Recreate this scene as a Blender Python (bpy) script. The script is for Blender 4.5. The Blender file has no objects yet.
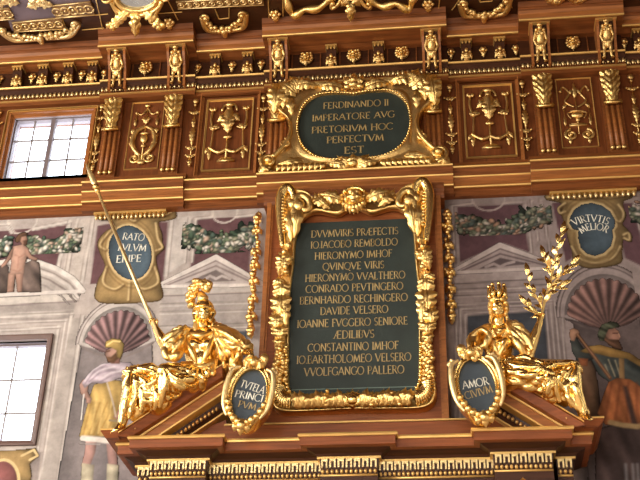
import bpy, math, random
import numpy as np
from mathutils import Vector, Matrix
random.seed(7); rng = np.random.RandomState(7)
PI = math.pi; sin = math.sin; cos = math.cos
SC = bpy.context.scene; COL = SC.collection

# ------------------------------------------------------------------ camera
F = 1150.0
YAW, PITCH, ROLL = -0.1294108, 0.5543911, 0.0265421
CAM = Vector((0.93874, -10.0, 1.6))
def cam_axes():
    cy, sy, cp, sp = cos(YAW), sin(YAW), cos(PITCH), sin(PITCH)
    fwd = Vector((sy*cp, cy*cp, sp)); right = Vector((cy, -sy, 0)); up = right.cross(fwd)
    return right*cos(ROLL)+up*sin(ROLL), -right*sin(ROLL)+up*cos(ROLL), fwd
CR, CU, CW = cam_axes()
def at(px, py, Y=0.0):
    """survey helper: a measured photo point on the upright plane at depth Y"""
    d = CR*(px-320)+CU*(240-py)+CW*F
    return CAM+d*((Y-CAM.y)/d.y)
def on_ceiling(px, py, Z):
    d = CR*(px-320)+CU*(240-py)+CW*F
    return CAM+d*((Z-CAM.z)/d.z)
cd = bpy.data.cameras.new('camera'); co = bpy.data.objects.new('camera', cd); COL.objects.link(co)
cd.sensor_width = 36; cd.lens = F/640*36; cd.clip_end = 200
m = Matrix((CR, CU, -CW)).transposed().to_4x4(); m.translation = CAM; co.matrix_world = m
SC.camera = co

# ------------------------------------------------------------------ materials
def lin(c):
    return tuple(((v/255)/12.92 if v/255 <= .04045 else ((v/255+.055)/1.055)**2.4) for v in c)
MATS = {}
def mat(name, col, rough=.5, metal=0.0, bump=0, bscale=30, var=.15, vscale=6, grain=None, coat=0, emit=0, spec=.5):
    if name in MATS: return MATS[name]
    M = bpy.data.materials.new(name); M.use_nodes = True; nt = M.node_tree; N = nt.nodes; Lk = nt.links
    b = N['Principled BSDF']; c = lin(col)
    b.inputs['Roughness'].default_value = rough; b.inputs['Metallic'].default_value = metal
    b.inputs['Specular IOR Level'].default_value = spec
    if coat: b.inputs['Coat Weight'].default_value = coat; b.inputs['Coat Roughness'].default_value = .25
    tc = N.new('ShaderNodeTexCoord'); mp = N.new('ShaderNodeMapping'); Lk.new(tc.outputs['Object'], mp.inputs[0])
    if grain: mp.inputs['Scale'].default_value = grain
    nz = N.new('ShaderNodeTexNoise'); nz.inputs['Scale'].default_value = vscale; nz.inputs['Detail'].default_value = 5
    Lk.new(mp.outputs[0], nz.inputs['Vector'])
    rp = N.new('ShaderNodeValToRGB')
    rp.color_ramp.elements[0].position = .3; rp.color_ramp.elements[1].position = .7
    rp.color_ramp.elements[0].color = (*[v*(1-var) for v in c], 1); rp.color_ramp.elements[1].color = (*[min(1, v*(1+var)) for v in c], 1)
    Lk.new(nz.outputs[0], rp.inputs[0]); Lk.new(rp.outputs[0], b.inputs['Base Color'])
    if bump:
        n2 = N.new('ShaderNodeTexNoise'); n2.inputs['Scale'].default_value = bscale; n2.inputs['Detail'].default_value = 3
        Lk.new(tc.outputs['Object'], n2.inputs['Vector'])
        bp = N.new('ShaderNodeBump'); bp.inputs['Strength'].default_value = bump; bp.inputs['Distance'].default_value = .02
        Lk.new(n2.outputs[0], bp.inputs['Height']); Lk.new(bp.outputs[0], b.inputs['Normal'])
    if emit:
        Lk.new(rp.outputs[0], b.inputs['Emission Color']); b.inputs['Emission Strength'].default_value = emit
    MATS[name] = M; return M
GOLD = mat('gilding', (242, 202, 126), .32, 1, .25, 70, .14, 9)
GOLDP = mat('polished_gilding', (250, 210, 132), .2, 1, .12, 40, .10, 7)
GOLDD = mat('aged_gilding', (228, 190, 122), .38, 1, .25, 70, .2, 12)
GILT = mat('gilt_line', (220, 178, 104), .4, .6, 0, 1, .15, 5)
GILTW = mat('pale_gilding', (236, 206, 146), .34, .85, .2, 70, .15, 9)
WOOD = mat('walnut', (120, 68, 32), .42, 0, 0, 1, .35, 5, (.6, 4, 9), .08, 0, .3)
WOODL = mat('light_walnut', (150, 92, 46), .42, 0, 0, 1, .25, 5, (.6, 4, 9), .08, 0, .3)
WOODV = mat('walnut_upright_grain', (108, 58, 27), .42, 0, 0, 1, .3, 5, (9, 4, .6), .08, 0, .3)
WOODD = mat('dark_walnut', (62, 33, 16), .45, 0, 0, 1, .3, 5, (.6, 4, 9), .05, 0, .25)
WOODR = mat('red_walnut', (126, 68, 33), .42, 0, 0, 1, .25, 5, (.5, 4, 9), .1, 0, .3)
SLATE = mat('slate', (44, 51, 46), .55, 0, .1, 60, .18, 4, None, 0, 0, .3)
SLATEB = mat('blue_slate', (52, 62, 70), .5, 0, .1, 60, .18, 4)
LETTER = mat('gilt_lettering', (176, 150, 98), .5, .15, 0, 1, .2, 30)
LETTERW = mat('white_lettering', (226, 222, 205), .7, 0, 0, 1, .1, 30)
BAR = mat('thin_glazing_bar', (120, 108, 100), .7, 0, 0, 1, .05, 10)
IRON = mat('window_bar', (112, 98, 98), .6, 0, 0, 1, .1, 10)
VIOLET = mat('violet_field', (108, 92, 98), .8, 0, 0, 1, .15, 3)
REVEAL = mat('window_reveal', (150, 138, 140), .8, 0, 0, 1, .08, 3)
PLAIN = mat('plain_plaster', (150, 138, 130), .9, 0, 0, 1, .1, 2)
FLOORM = mat('marble_floor', (176, 150, 128), .35, 0, 0, 1, .15, 1.2)
def glassmat():
    M = bpy.data.materials.new('window_glass'); M.use_nodes = True; nt = M.node_tree; N = nt.nodes
    N.remove(N['Principled BSDF']); o = N['Material Output']
    t = N.new('ShaderNodeBsdfTransparent'); t.inputs[0].default_value = (.93, .96, 1, 1); g = N.new('ShaderNodeBsdfGlossy'); g.inputs['Roughness'].default_value = .05
    x = N.new('ShaderNodeMixShader'); x.inputs[0].default_value = .06
    nt.links.new(t.outputs[0], x.inputs[1]); nt.links.new(g.outputs[0], x.inputs[2]); nt.links.new(x.outputs[0], o.inputs[0]); return M
GLASS = glassmat()
def frescomat():
    M = bpy.data.materials.new('fresco_paint'); M.use_nodes = True; nt = M.node_tree; N = nt.nodes; b = N['Principled BSDF']
    b.inputs['Roughness'].default_value = .9; b.inputs['Specular IOR Level'].default_value = .15
    a = N.new('ShaderNodeAttribute'); a.attribute_name = 'paint'
    tc = N.new('ShaderNodeTexCoord'); n = N.new('ShaderNodeTexNoise'); n.inputs['Scale'].default_value = 7; n.inputs['Detail'].default_value = 8; n.inputs['Roughness'].default_value = .65
    nt.links.new(tc.outputs['Object'], n.inputs['Vector'])
    mr = N.new('ShaderNodeMapRange'); mr.inputs[1].default_value = .25; mr.inputs[2].default_value = .75; mr.inputs[3].default_value = .66; mr.inputs[4].default_value = 1.28
    nt.links.new(n.outputs[0], mr.inputs[0])
    mx = N.new('ShaderNodeMix'); mx.data_type = 'RGBA'; mx.blend_type = 'MULTIPLY'; mx.inputs[0].default_value = 1
    nt.links.new(a.outputs['Color'], mx.inputs[6]); nt.links.new(mr.outputs[0], mx.inputs[7]); nt.links.new(mx.outputs[2], b.inputs['Base Color'])
    return M
FRESCO = frescomat()

# ------------------------------------------------------------------ objects
def thing(name, label, cat, loc=(0, 0, 0), group=None):
    o = bpy.data.objects.new(name, None); o.empty_display_size = .1; COL.objects.link(o); o.location = loc
    o['label'] = label; o['category'] = cat
    if group: o['group'] = group
    return o
def dup(root, loc, label):
    r = root.copy(); COL.objects.link(r); r.location = loc; r['label'] = label
    def rec(a, b):
        for ch in list(a.children):
            c = ch.copy(); COL.objects.link(c); c.parent = b; rec(ch, c)
    rec(root, r); return r
def V3(p): return Vector(p)
class MB:
    def __init__(s): s.v = []; s.f = []
    def add(s, vs, fs):
        k = len(s.v); s.v += [tuple(v) for v in vs]; s.f += [tuple(i+k for i in f) for f in fs]; return s
    def box(s, x0, x1, y0, y1, z0, z1):
        return s.add([(x, y, z) for x in (x0, x1) for y in (y0, y1) for z in (z0, z1)],
                     [(0, 1, 3, 2), (4, 6, 7, 5), (0, 4, 5, 1), (2, 3, 7, 6), (0, 2, 6, 4), (1, 5, 7, 3)])
    def run(s, prof, a, b):
        """closed (y,z) profile swept from (x,z) a to (x,z) b, both ends cut plumb"""
        n = len(prof); vs = [(a[0], y, a[1]+z) for y, z in prof]+[(b[0], y, b[1]+z) for y, z in prof]
        return s.add(vs, [(i, (i+1) % n, n+(i+1) % n, n+i) for i in range(n)]+[tuple(range(n))[::-1], tuple(range(n, 2*n))])
    def plate(s, pts, y0, y1):
        """outline of (x,z) points, front at y0, back at y1"""
        n = len(pts); vs = [(x, y0, z) for x, z in pts]+[(x, y1, z) for x, z in pts]
        return s.add(vs, [tuple(range(n)), tuple(range(n, 2*n))[::-1]]+[(i, n+i, n+(i+1) % n, (i+1) % n) for i in range(n)])
    def tube(s, pts, rad, n=8, flat=1.0):
        P = [Vector(p) for p in pts]; K = len(P)
        if not hasattr(rad, '__len__'): rad = [rad]*K
        vs = []; ref = Vector((0, -1, 0.01))
        for i, p in enumerate(P):
            t = (P[min(i+1, K-1)]-P[max(i-1, 0)])
            if t.length < 1e-9: t = Vector((0, 0, 1))
            t.normalize(); a = t.cross(ref)
            if a.length < 1e-3: a = t.cross(Vector((1, 0, 0)))
            a.normalize(); b = a.cross(t).normalized()
            for k in range(n):
                an = 2*PI*k/n; vs.append(p+a*(rad[i]*cos(an))+b*(rad[i]*flat*sin(an)))
        fs = [(i*n+k, i*n+(k+1) % n, (i+1)*n+(k+1) % n, (i+1)*n+k) for i in range(K-1) for k in range(n)]
        vs += [P[0], P[-1]]; c0, c1 = len(vs)-2, len(vs)-1
        fs += [(c0, (k+1) % n, k) for k in range(n)]+[(c1, (K-1)*n+k, (K-1)*n+(k+1) % n) for k in range(n)]
        return s.add(vs, fs)
    def cap(s, p0, p1, r0, r1, n=12):
        p0, p1 = Vector(p0), Vector(p1); d = p1-p0; L = d.length or 1e-6; d = d/L
        pts = []; rs = []
        for a in (-84, -60, -35, 0): pts.append(p0+d*(r0*sin(math.radians(a)))); rs.append(r0*cos(math.radians(a)))
        for a in (0, 35, 60, 84): pts.append(p1+d*(r1*sin(math.radians(a)))); rs.append(r1*cos(math.radians(a)))
        return s.tube(pts, rs, n)
    def ell(s, c, r, rot=None, n=10, mm=7):
        if not hasattr(r, '__len__'): r = (r, r, r)
        c = Vector(c); vs = []
        for i in range(mm+1):
            ph = -PI/2+PI*(i+.0)/mm
            for k in range(n):
                th = 2*PI*k/n
                q = Vector((r[0]*cos(ph)*cos(th), r[1]*cos(ph)*sin(th), r[2]*sin(ph)))
                if rot: q = rot @ q
                vs.append(c+q)
        return s.add(vs, [(i*n+k, i*n+(k+1) % n, (i+1)*n+(k+1) % n, (i+1)*n+k) for i in range(mm) for k in range(n)])
    def leaf(s, p0, p1, w, bulge=.03, lobes=4, curl=.0, nrm=(0, -1, 0), N=None):
        p0, p1 = Vector(p0), Vector(p1); ax = p1-p0; nn = Vector(nrm).normalized(); sd = ax.cross(nn)
        if sd.length < 1e-6: sd = Vector((1, 0, 0))
        sd.normalize(); S = (-1, -.75, -.5, -.28, -.1, 0, .1, .28, .5, .75, 1); vs = []; N = N or (20 if lobes > 2 else 12); u = ax.normalized()
        for i in range(N+1):
            t = i/N; lob = abs(sin(lobes*PI*t)) if lobes else 1; wt = w*max(.05, sin(PI*(t*.86+.12))**.7)*(.66+.34*lob)
            h = bulge*sin(PI*min(1, t*1.05))+curl*t**3
            for q in S:
                a = abs(q); rib = .12*w if a < .01 else -.10*w if a < .15 else 0
                vein = .15*w*a*(lob-.45) if lobes else .1*w*a
                vs.append(p0+ax*t+u*(-.25*w*a)+sd*(q*wt)+nn*(h+bulge*.45*(1-q*q)+rib+vein-bulge*.3))
        m = len(S)
        return s.add(vs, [(i*m+k, i*m+k+1, (i+1)*m+k+1, (i+1)*m+k) for i in range(N) for k in range(m-1)])
    def capital_leaf(s, X, y0, z0, y1, z1, w):
        """broad acanthus leaf rising from a collar and curling over at the top"""
        N = 30; S = [i/8-1 for i in range(17)]; vs = []
        for i in range(N+1):
            t = i/N; lob = abs(sin(5*PI*(t+.02))); wt = w*min(1, .5+.9*t)*(1 if t < .86 else max(.25, 1-((t-.86)/.14)**2*.75))*(.80+.20*lob)
            for q in S:
                a = abs(q); lift = .035*sin(PI*t)+.05*max(0, t-.75)/.25*.6
                vein = .012*cos(2*PI*(t*5-a*1.6))*min(1, a*3)+(.014 if a < .06 else -.006 if a < .2 else 0)
                vs.append((X+q*wt, y0+(y1-y0)*t-lift-.03*(1-a*a)-vein, z0+(z1-z0)*t+.05*w/.12*a*(1 if t > .1 else t*10)*.6-(.03*max(0, t-.9)/.1)))
        m = len(S); return s.add(vs, [(i*m+k, i*m+k+1, (i+1)*m+k+1, (i+1)*m+k) for i in range(N) for k in range(m-1)])
    def scroll(s, c, r, turns=1.6, a0=0., hand=1, w=.02, dy=0., n=8, w1=.55):
        c = Vector(c); K = int(16*turns)+1; pts = []; rs = []
        for i in range(K):
            t = i/(K-1); a = a0+hand*2*PI*turns*t; rr = r*(1-.8*t)
            pts.append(c+Vector((rr*cos(a), -dy*t, rr*sin(a)))); rs.append(w*(1-(1-w1)*t))
        s.tube(pts, rs, n); return s.ell(c+Vector((0, -dy-w*.4, 0)), w*.95)
    def band(s, inner, outer, prof, closed=True):
        """strip between two matched (x,z) loops; prof = list of (t across, y)"""
        n = len(inner); m = len(prof); vs = []
        for (a, b), (c, d) in zip(inner, outer):
            for t, y in prof: vs.append((a+(c-a)*t, y, b+(d-b)*t))
        return s.add(vs, [(i*m+k, i*m+k+1, ((i+1) % n)*m+k+1, ((i+1) % n)*m+k) for i in range(n if closed else n-1) for k in range(m-1)])
    def beads(s, pts, r, step, n=6, mm=4):
        P = [Vector(p) for p in pts]; acc = 0
        for a, b in zip(P[:-1], P[1:]):
            L = (b-a).length; t = acc
            while t < L:
                s.ell(a+(b-a)*(t/L), r, None, n, mm); t += step
            acc = t-L
        return s
    def lathe(s, c, prof, n=14):
        vs = [(c[0]+r*cos(2*PI*k/n), c[1]+r*sin(2*PI*k/n), c[2]+z) for r, z in prof for k in range(n)]
        return s.add(vs, [(i*n+k, i*n+(k+1) % n, (i+1)*n+(k+1) % n, (i+1)*n+k) for i in range(len(prof)-1) for k in range(n)])
    def build(s, name, material, parent=None, smooth=False, sharp=None, root=None):
        me = bpy.data.meshes.new(name); off = Vector((0, 0, 0)); p = parent
        if p is not None:
            while p.parent is not None: p = p.parent
            off = p.location
        me.from_pydata([(v[0]-off.x, v[1]-off.y, v[2]-off.z) for v in s.v], [], s.f); me.validate()
        import bmesh
        bm = bmesh.new(); bm.from_mesh(me); bmesh.ops.recalc_face_normals(bm, faces=bm.faces); bm.to_mesh(me); bm.free()
        me.materials.append(material)
        if smooth:
            for pl in me.polygons: pl.use_smooth = True
        o = bpy.data.objects.new(name, me); COL.objects.link(o)
        if parent is not None: o.parent = parent
        return o
def struct(o):
    o['kind'] = 'structure'; return o
def tag(o, label, cat, group=None):
    o['label'] = label; o['category'] = cat
    if group: o['group'] = group
    return o
def voxel(mb, name, material, parent, size=.011, it=3, fac=.5):
    o = mb.build(name, material, parent, True)
    r = o.modifiers.new('r', 'REMESH'); r.mode = 'VOXEL'; r.voxel_size = size; r.use_smooth_shade = True
    q = o.modifiers.new('s', 'SMOOTH'); q.factor = fac; q.iterations = it
    bpy.context.view_layer.update(); dg = bpy.context.evaluated_depsgraph_get()
    me = bpy.data.meshes.new_from_object(o.evaluated_get(dg)); o.modifiers.clear()
    old = o.data; o.data = me; me.name = name; bpy.data.meshes.remove(old)
    for pl in me.polygons: pl.use_smooth = True
    return o
def drape(o, centres, freq=9, amp=.02):
    """raise cloth folds that radiate from the given knots"""
    from mathutils import noise
    off = o.parent.location if o.parent else Vector((0, 0, 0)); me = o.data; nv = [v.normal.copy() for v in me.vertices]
    for v, n in zip(me.vertices, nv):
        p = v.co+off; best = 0; tw_ = 0
        for c in centres:
            d = p-c; r = d.length; wgt = 1/(r+.03)**3; an = math.atan2(d.z, d.x)+.6*d.y; ns = noise.noise(p*5)*1.1
            best += wgt*(abs(sin(an*freq*.5+ns+r*1.5))**.8-.45)*min(1, r/.10); tw_ += wgt
        cr = 1-2*abs(noise.noise(Vector((p.x*9, p.y*9, p.z*9))))
        v.co += n*(amp*best/tw_+amp*.16*(cr-.55))
    me.update(); return o
def ring(cx, cz, rx, rz, n=48, rot=0, p=2.0, a0=0.):
    out = []
    for i in range(n):
        a = a0+2*PI*i/n; c, s_ = cos(a), sin(a)
        x = rx*math.copysign(abs(c)**(2/p), c); z = rz*math.copysign(abs(s_)**(2/p), s_)
        out.append((cx+x*cos(rot)-z*sin(rot), cz+x*sin(rot)+z*cos(rot)))
    return out
def curve(pts, n=8):
    """smooth curve through points"""
    P = [Vector(p) for p in pts]; out = []
    for i in range(len(P)-1):
        a = P[max(i-1, 0)]; b = P[i]; c = P[i+1]; d = P[min(i+2, len(P)-1)]
        for k in range(n):
            t = k/n; out.append(.5*((2*b)+(c-a)*t+(2*a-5*b+4*c-d)*t*t+(3*b-a-3*c+d)*t**3))
    out.append(P[-1]); return out

# ------------------------------------------------------------------ roman lettering
def arc(cx, cy, rx, ry, a0, a1, n=12):
    return [(cx+rx*cos(math.radians(a0+(a1-a0)*i/n)), cy+ry*sin(math.radians(a0+(a1-a0)*i/n))) for i in range(n+1)]
GL = {
 'A': (.78, [[(0, 0), (.39, 1)], [(.39, 1), (.78, 0)], [(.16, .36), (.62, .36)]]),
 'B': (.6, [[(.1, 0), (.1, 1)], [(.1, 1)]+arc(.3, .76, .22, .24, 90, -90)+[(.1, .52)], [(.1, .52)]+arc(.32, .26, .25, .26, 90, -90)+[(.1, 0)]]),
 'C': (.78, [arc(.45, .5, .43, .5, 48, 312, 20)]),
 'D': (.8, [[(.1, 0), (.1, 1)], [(.1, 1)]+arc(.3, .5, .46, .5, 90, -90, 16)+[(.1, 0)]]),
 'E': (.56, [[(.1, 0), (.1, 1)], [(.1, 1), (.52, 1)], [(.1, .52), (.44, .52)], [(.1, 0), (.54, 0)]]),
 'F': (.52, [[(.1, 0), (.1, 1)], [(.1, 1), (.52, 1)], [(.1, .52), (.44, .52)]]),
 'G': (.82, [arc(.45, .5, .43, .5, 48, 330, 20)+[(.76, .2), (.76, .45)]]),
 'H': (.8, [[(.1, 0), (.1, 1)], [(.7, 0), (.7, 1)], [(.1, .52), (.7, .52)]]),
 'I': (.22, [[(.11, 0), (.11, 1)]]),
 'L': (.55, [[(.1, 0), (.1, 1)], [(.1, 0), (.54, 0)]]),
 'M': (.95, [[(.06, 0), (.16, 1)], [(.16, 1), (.47, .08)], [(.47, .08), (.79, 1)], [(.79, 1), (.89, 0)]]),
 'N': (.82, [[(.1, 0), (.1, 1)], [(.1, 1), (.72, 0)], [(.72, 0), (.72, 1)]]),
 'O': (.9, [arc(.45, .5, .43, .5, 0, 360, 28)]),
 'P': (.56, [[(.1, 0), (.1, 1)], [(.1, 1)]+arc(.28, .73, .25, .27, 90, -90)+[(.1, .46)]]),
 'Q': (.9, [arc(.45, .5, .43, .5, 0, 360, 28), [(.5, .05), (.85, -.2)]]),
 'R': (.66, [[(.1, 0), (.1, 1)], [(.1, 1)]+arc(.28, .74, .24, .26, 90, -90)+[(.1, .48)], [(.3, .48), (.66, 0)]]),
 'S': (.5, [arc(.26, .74, .2, .26, 40, 270, 12)+arc(.26, .25, .22, .25, 90, -140, 12)]),
 'T': (.66, [[(.33, 0), (.33, 1)], [(.02, 1), (.64, 1)]]),
 'Y': (.72, [[(0, 1), (.36, .5)], [(.36, .5), (.72, 1)], [(.36, 0), (.36, .5)]]),
 'V': (.76, [[(0, 1), (.38, 0)], [(.38, 0), (.76, 1)]]),
 '.': (.16, [[(.06, .04), (.12, .04)]]),
 ' ': (.34, []),
 '\u00c6': (1.0, [[(0, 0), (.46, 1)], [(.5, 0), (.5, 1)], [(.18, .36), (.5, .36)], [(.46, 1), (.94, 1)], [(.5, .52), (.86, .52)], [(.5, 0), (.98, 0)]]),
}
def glyph(ch, thick=.15, thin=.075):
    adv, strokes = GL[ch]; quads = []
    for st in strokes:
        for (x0, y0), (x1, y1) in zip(st[:-1], st[1:]):
            dx, dy = x1-x0, y1-y0; L = math.hypot(dx, dy)
            if L < 1e-6: continue
            v = abs(dy)/L; w = thin+(thick-thin)*v**1.5
            if dx*dy > 0 and abs(dx) > .12 and L > .5: w = thin*1.15
            nx, ny = -dy/L*w/2, dx/L*w/2; ex, ey = dx/L*.02, dy/L*.02
            quads.append([(x0+nx-ex, y0+ny-ey), (x0-nx-ex, y0-ny-ey), (x1-nx+ex, y1-ny+ey), (x1+nx+ex, y1+ny+ey)])
        if len(st) == 2:
            for (x, y), (u, w_) in ((st[0], st[1]), (st[1], st[0])):
                if abs(w_-y) > abs(u-x)*.8 and (abs(y) < .01 or abs(y-1) < .01):
                    h = .055 if y < .5 else -.055
                    quads.append([(x-.13, y), (x+.13, y), (x+.13, y+h), (x-.13, y+h)])
                elif abs(w_-y) < .01 and x > u and L > .2:
                    h = -.14 if y > .9 else .14 if y < .1 else .07
                    quads.append([(x-.05, y), (x, y), (x, y+h), (x-.03, y+h)])
    return adv, quads
def textmb(string, cx, cz, h, y, width=None, rot=0., bend=0., thick=.15, space=.1):
    """one inscribed line centred on (cx,cz); bend = drop of the ends (m)"""
    items = []; x = 0
    for ch in string:
        adv, q = glyph(ch, thick, thick*.52); items.append((x, adv, q)); x += adv+space
    tot = x-space; sx = h if width is None else width/tot; mb = MB(); half = tot*sx/2
    for x0, adv, q in items:
        mid = (x0+adv/2)*sx-half; tt = mid/max(half, 1e-6); drop = -bend*tt*tt; tilt = -2*bend*tt/max(half, 1e-6)
        for poly in q:
            vs = []
            for gx, gy in poly:
                lx = (gx-adv/2)*sx; ly = (gy-.5)*h
                ax = mid+lx*cos(tilt)-ly*sin(tilt); az = drop+lx*sin(tilt)+ly*cos(tilt)
                vs.append((cx+ax*cos(rot)-az*sin(rot), y, cz+ax*sin(rot)+az*cos(rot)))
            mb.add(vs, [(0, 1, 2, 3)])
    return mb

# ------------------------------------------------------------------ fresco painting
def sm(pts, n=4):
    P = [Vector((a, 0, b)) for a, b in pts]; K = len(P); out = []
    for i in range(K):
        a, b, c, d = P[i-1], P[i], P[(i+1) % K], P[(i+2) % K]
        for k in range(n):
            t = k/n; q = .5*((2*b)+(c-a)*t+(2*a-5*b+4*c-d)*t*t+(3*b-a-3*c+d)*t**3); out.append((q.x, q.z))
    return out
def px2w(pts): return [(lambda p: (p.x, p.z))(at(a, b, 0)) for a, b in pts]
class Paint:
    def __init__(s, x0, x1, z0, z1, cell, base):
        s.nx = int(round((x1-x0)/cell))+1; s.nz = int(round((z1-z0)/cell))+1
        s.x = np.linspace(x0, x1, s.nx); s.z = np.linspace(z0, z1, s.nz)
        s.X, s.Z = np.meshgrid(s.x, s.z); s.C = np.ones(s.X.shape+(3,))*np.array(base, float); s.M = np.zeros(s.X.shape)
    def sdf(s, P, closed=True):
        D = np.full(s.X.shape, 1e9); ins = np.zeros(s.X.shape, bool); n = len(P)
        for i in range(n if closed else n-1):
            ax, az = P[i]; bx, bz = P[(i+1) % n]; ex, ez = bx-ax, bz-az; q = ex*ex+ez*ez+1e-12
            t = np.clip(((s.X-ax)*ex+(s.Z-az)*ez)/q, 0, 1); D = np.minimum(D, (s.X-ax-t*ex)**2+(s.Z-az-t*ez)**2)
            if closed:
                c = ((az > s.Z) != (bz > s.Z)); ins ^= c & (s.X < (bx-ax)*(s.Z-az)/((bz-az) if abs(bz-az) > 1e-9 else 1e-9)+ax)
        D = np.sqrt(D); return np.where(ins, -D, D) if closed else D
    def put(s, col, A, keep=True):
        s.C = s.C*(1-A[..., None])+np.array(col, float)*A[..., None] if np.ndim(col) == 1 else s.C*(1-A[..., None])+col*A[..., None]
        if keep: s.M = np.maximum(s.M, A)
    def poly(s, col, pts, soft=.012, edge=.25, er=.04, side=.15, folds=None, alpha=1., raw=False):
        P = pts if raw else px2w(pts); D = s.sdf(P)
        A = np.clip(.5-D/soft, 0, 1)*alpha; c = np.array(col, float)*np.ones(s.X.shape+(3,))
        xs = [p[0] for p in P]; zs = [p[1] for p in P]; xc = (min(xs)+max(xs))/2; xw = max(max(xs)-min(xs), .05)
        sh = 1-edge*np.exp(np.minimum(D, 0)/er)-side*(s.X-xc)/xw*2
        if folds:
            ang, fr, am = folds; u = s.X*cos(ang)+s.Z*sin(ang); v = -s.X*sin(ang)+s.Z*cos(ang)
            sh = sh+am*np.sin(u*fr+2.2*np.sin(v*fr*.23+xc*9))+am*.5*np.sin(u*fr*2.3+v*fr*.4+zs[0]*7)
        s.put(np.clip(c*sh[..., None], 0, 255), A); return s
    def oval(s, col, c, rx, rz, soft=.01, rot=0, n=24, **k):
        pts = ring(c[0], c[1], rx, rz, n, rot); return s.poly(col, pts, soft, **k)
    def line(s, col, pts, w, soft=.008, alpha=1., keep=True, raw=False):
        P = pts if raw else px2w(pts); D = s.sdf(P, False); s.put(col, np.clip(.5-(D-w/2)/soft, 0, 1)*alpha, keep); return s
    def blobs(s, cols, path, n, r, spread):
        P = curve([(a, 0, b) for a, b in px2w(path)], 10)
        for i in range(n):
            p = P[rng.randint(len(P))]; c = cols[rng.randint(len(cols))]; rr = r*(.6+.8*rng.rand())
            cx = p.x+rng.randn()*spread; cz = p.z+rng.randn()*spread
            an = rng.rand()*PI; ux = (s.X-cx)*cos(an)+(s.Z-cz)*sin(an); uz = -(s.X-cx)*sin(an)+(s.Z-cz)*cos(an)
            D = np.hypot(ux*(.75+.3*rng.rand()), uz*(1.1+.9*rng.rand()))
            sh = np.clip(1.12-.5*(D/rr)+.3*(s.Z-cz)/rr-.2*(s.X-cx)/rr, .35, 1.35)
            s.put(np.clip(np.array(c)*sh[..., None], 0, 255), .9*np.clip(.5-(D-rr)/(.6*rr), 0, 1))
        return s
    def build(s, name, parent=None, y=0., whole=False, hole=None):
        idx = -np.ones(s.X.shape, int); Q = s.M[:-1, :-1]+s.M[1:, :-1]+s.M[:-1, 1:]+s.M[1:, 1:]
        keep = np.ones(Q.shape, bool) if whole else Q > 1.9
        if hole:
            xc = (s.X[:-1, :-1]+s.X[1:, 1:])/2; zc = (s.Z[:-1, :-1]+s.Z[1:, 1:])/2
            keep &= ~((xc > hole[0]) & (xc < hole[1]) & (zc > hole[2]) & (zc < hole[3]))
        ii = np.arange(s.X.size).reshape(s.X.shape)
        fq = np.stack([ii[:-1, :-1], ii[:-1, 1:], ii[1:, 1:], ii[1:, :-1]], -1)[keep]
        used = np.unique(fq); mp = -np.ones(s.X.size, int); mp[used] = np.arange(len(used)); fq = mp[fq]
        off = Vector((0, 0, 0)) if parent is None else parent.location
        vs = np.stack([s.X.ravel()[used]-off.x, np.full(len(used), y-off.y), s.Z.ravel()[used]-off.z], -1)
        me = bpy.data.meshes.new(name); me.from_pydata(vs.tolist(), [], fq.tolist())
        c = np.clip(s.C.reshape(-1, 3)[used]/255, 0, 1); c = np.where(c <= .04045, c/12.92, ((c+.055)/1.055)**2.4)
        at_ = me.color_attributes.new('paint', 'FLOAT_COLOR', 'POINT')
        at_.data.foreach_set('color', np.concatenate([c, np.ones((len(c), 1))], 1).astype(np.float32).ravel())
        me.materials.append(FRESCO); o = bpy.data.objects.new(name, me); COL.objects.link(o)
        if parent is not None: o.parent = parent
        return o
def pbox(pts, pad=.05):
    P = px2w(pts); xs = [p[0] for p in P]; zs = [p[1] for p in P]; return min(xs)-pad, max(xs)+pad, min(zs)-pad, max(zs)+pad
# ================================================================== room shell
WX0, WX1 = -4.75, 3.6
W1 = (-3.93, -3.02, 8.78, 9.66)      # upper window opening
W2 = (-4.02, -3.105, 5.71, 6.79)     # lower window opening
ZC = 10.53                            # ceiling height
b = MB()
b.box(WX0, W1[0], 0, .2, 8.4, 10.7).box(W1[1], WX1, 0, .2, 8.4, 10.7).box(W1[0], W1[1], 0, .2, W1[3], 10.7).box(W1[0], W1[1], 0, .2, 8.4, W1[2])
struct(b.build('wall_upper', WOODV))
b = MB()
b.box(-12, WX0, 0, .2, 0, 10.7).box(WX1, 12, 0, .2, 0, 10.7).box(WX0, WX1, 0, .2, 0, 4.7)
struct(b.build('wall_sides', PLAIN))
struct(MB().box(-12, 12, -16, .2, ZC, ZC+.2).build('ceiling', WOODD))
struct(MB().box(-12, 12, -16, .2, -.1, 0).build('floor', FLOORM))

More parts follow.
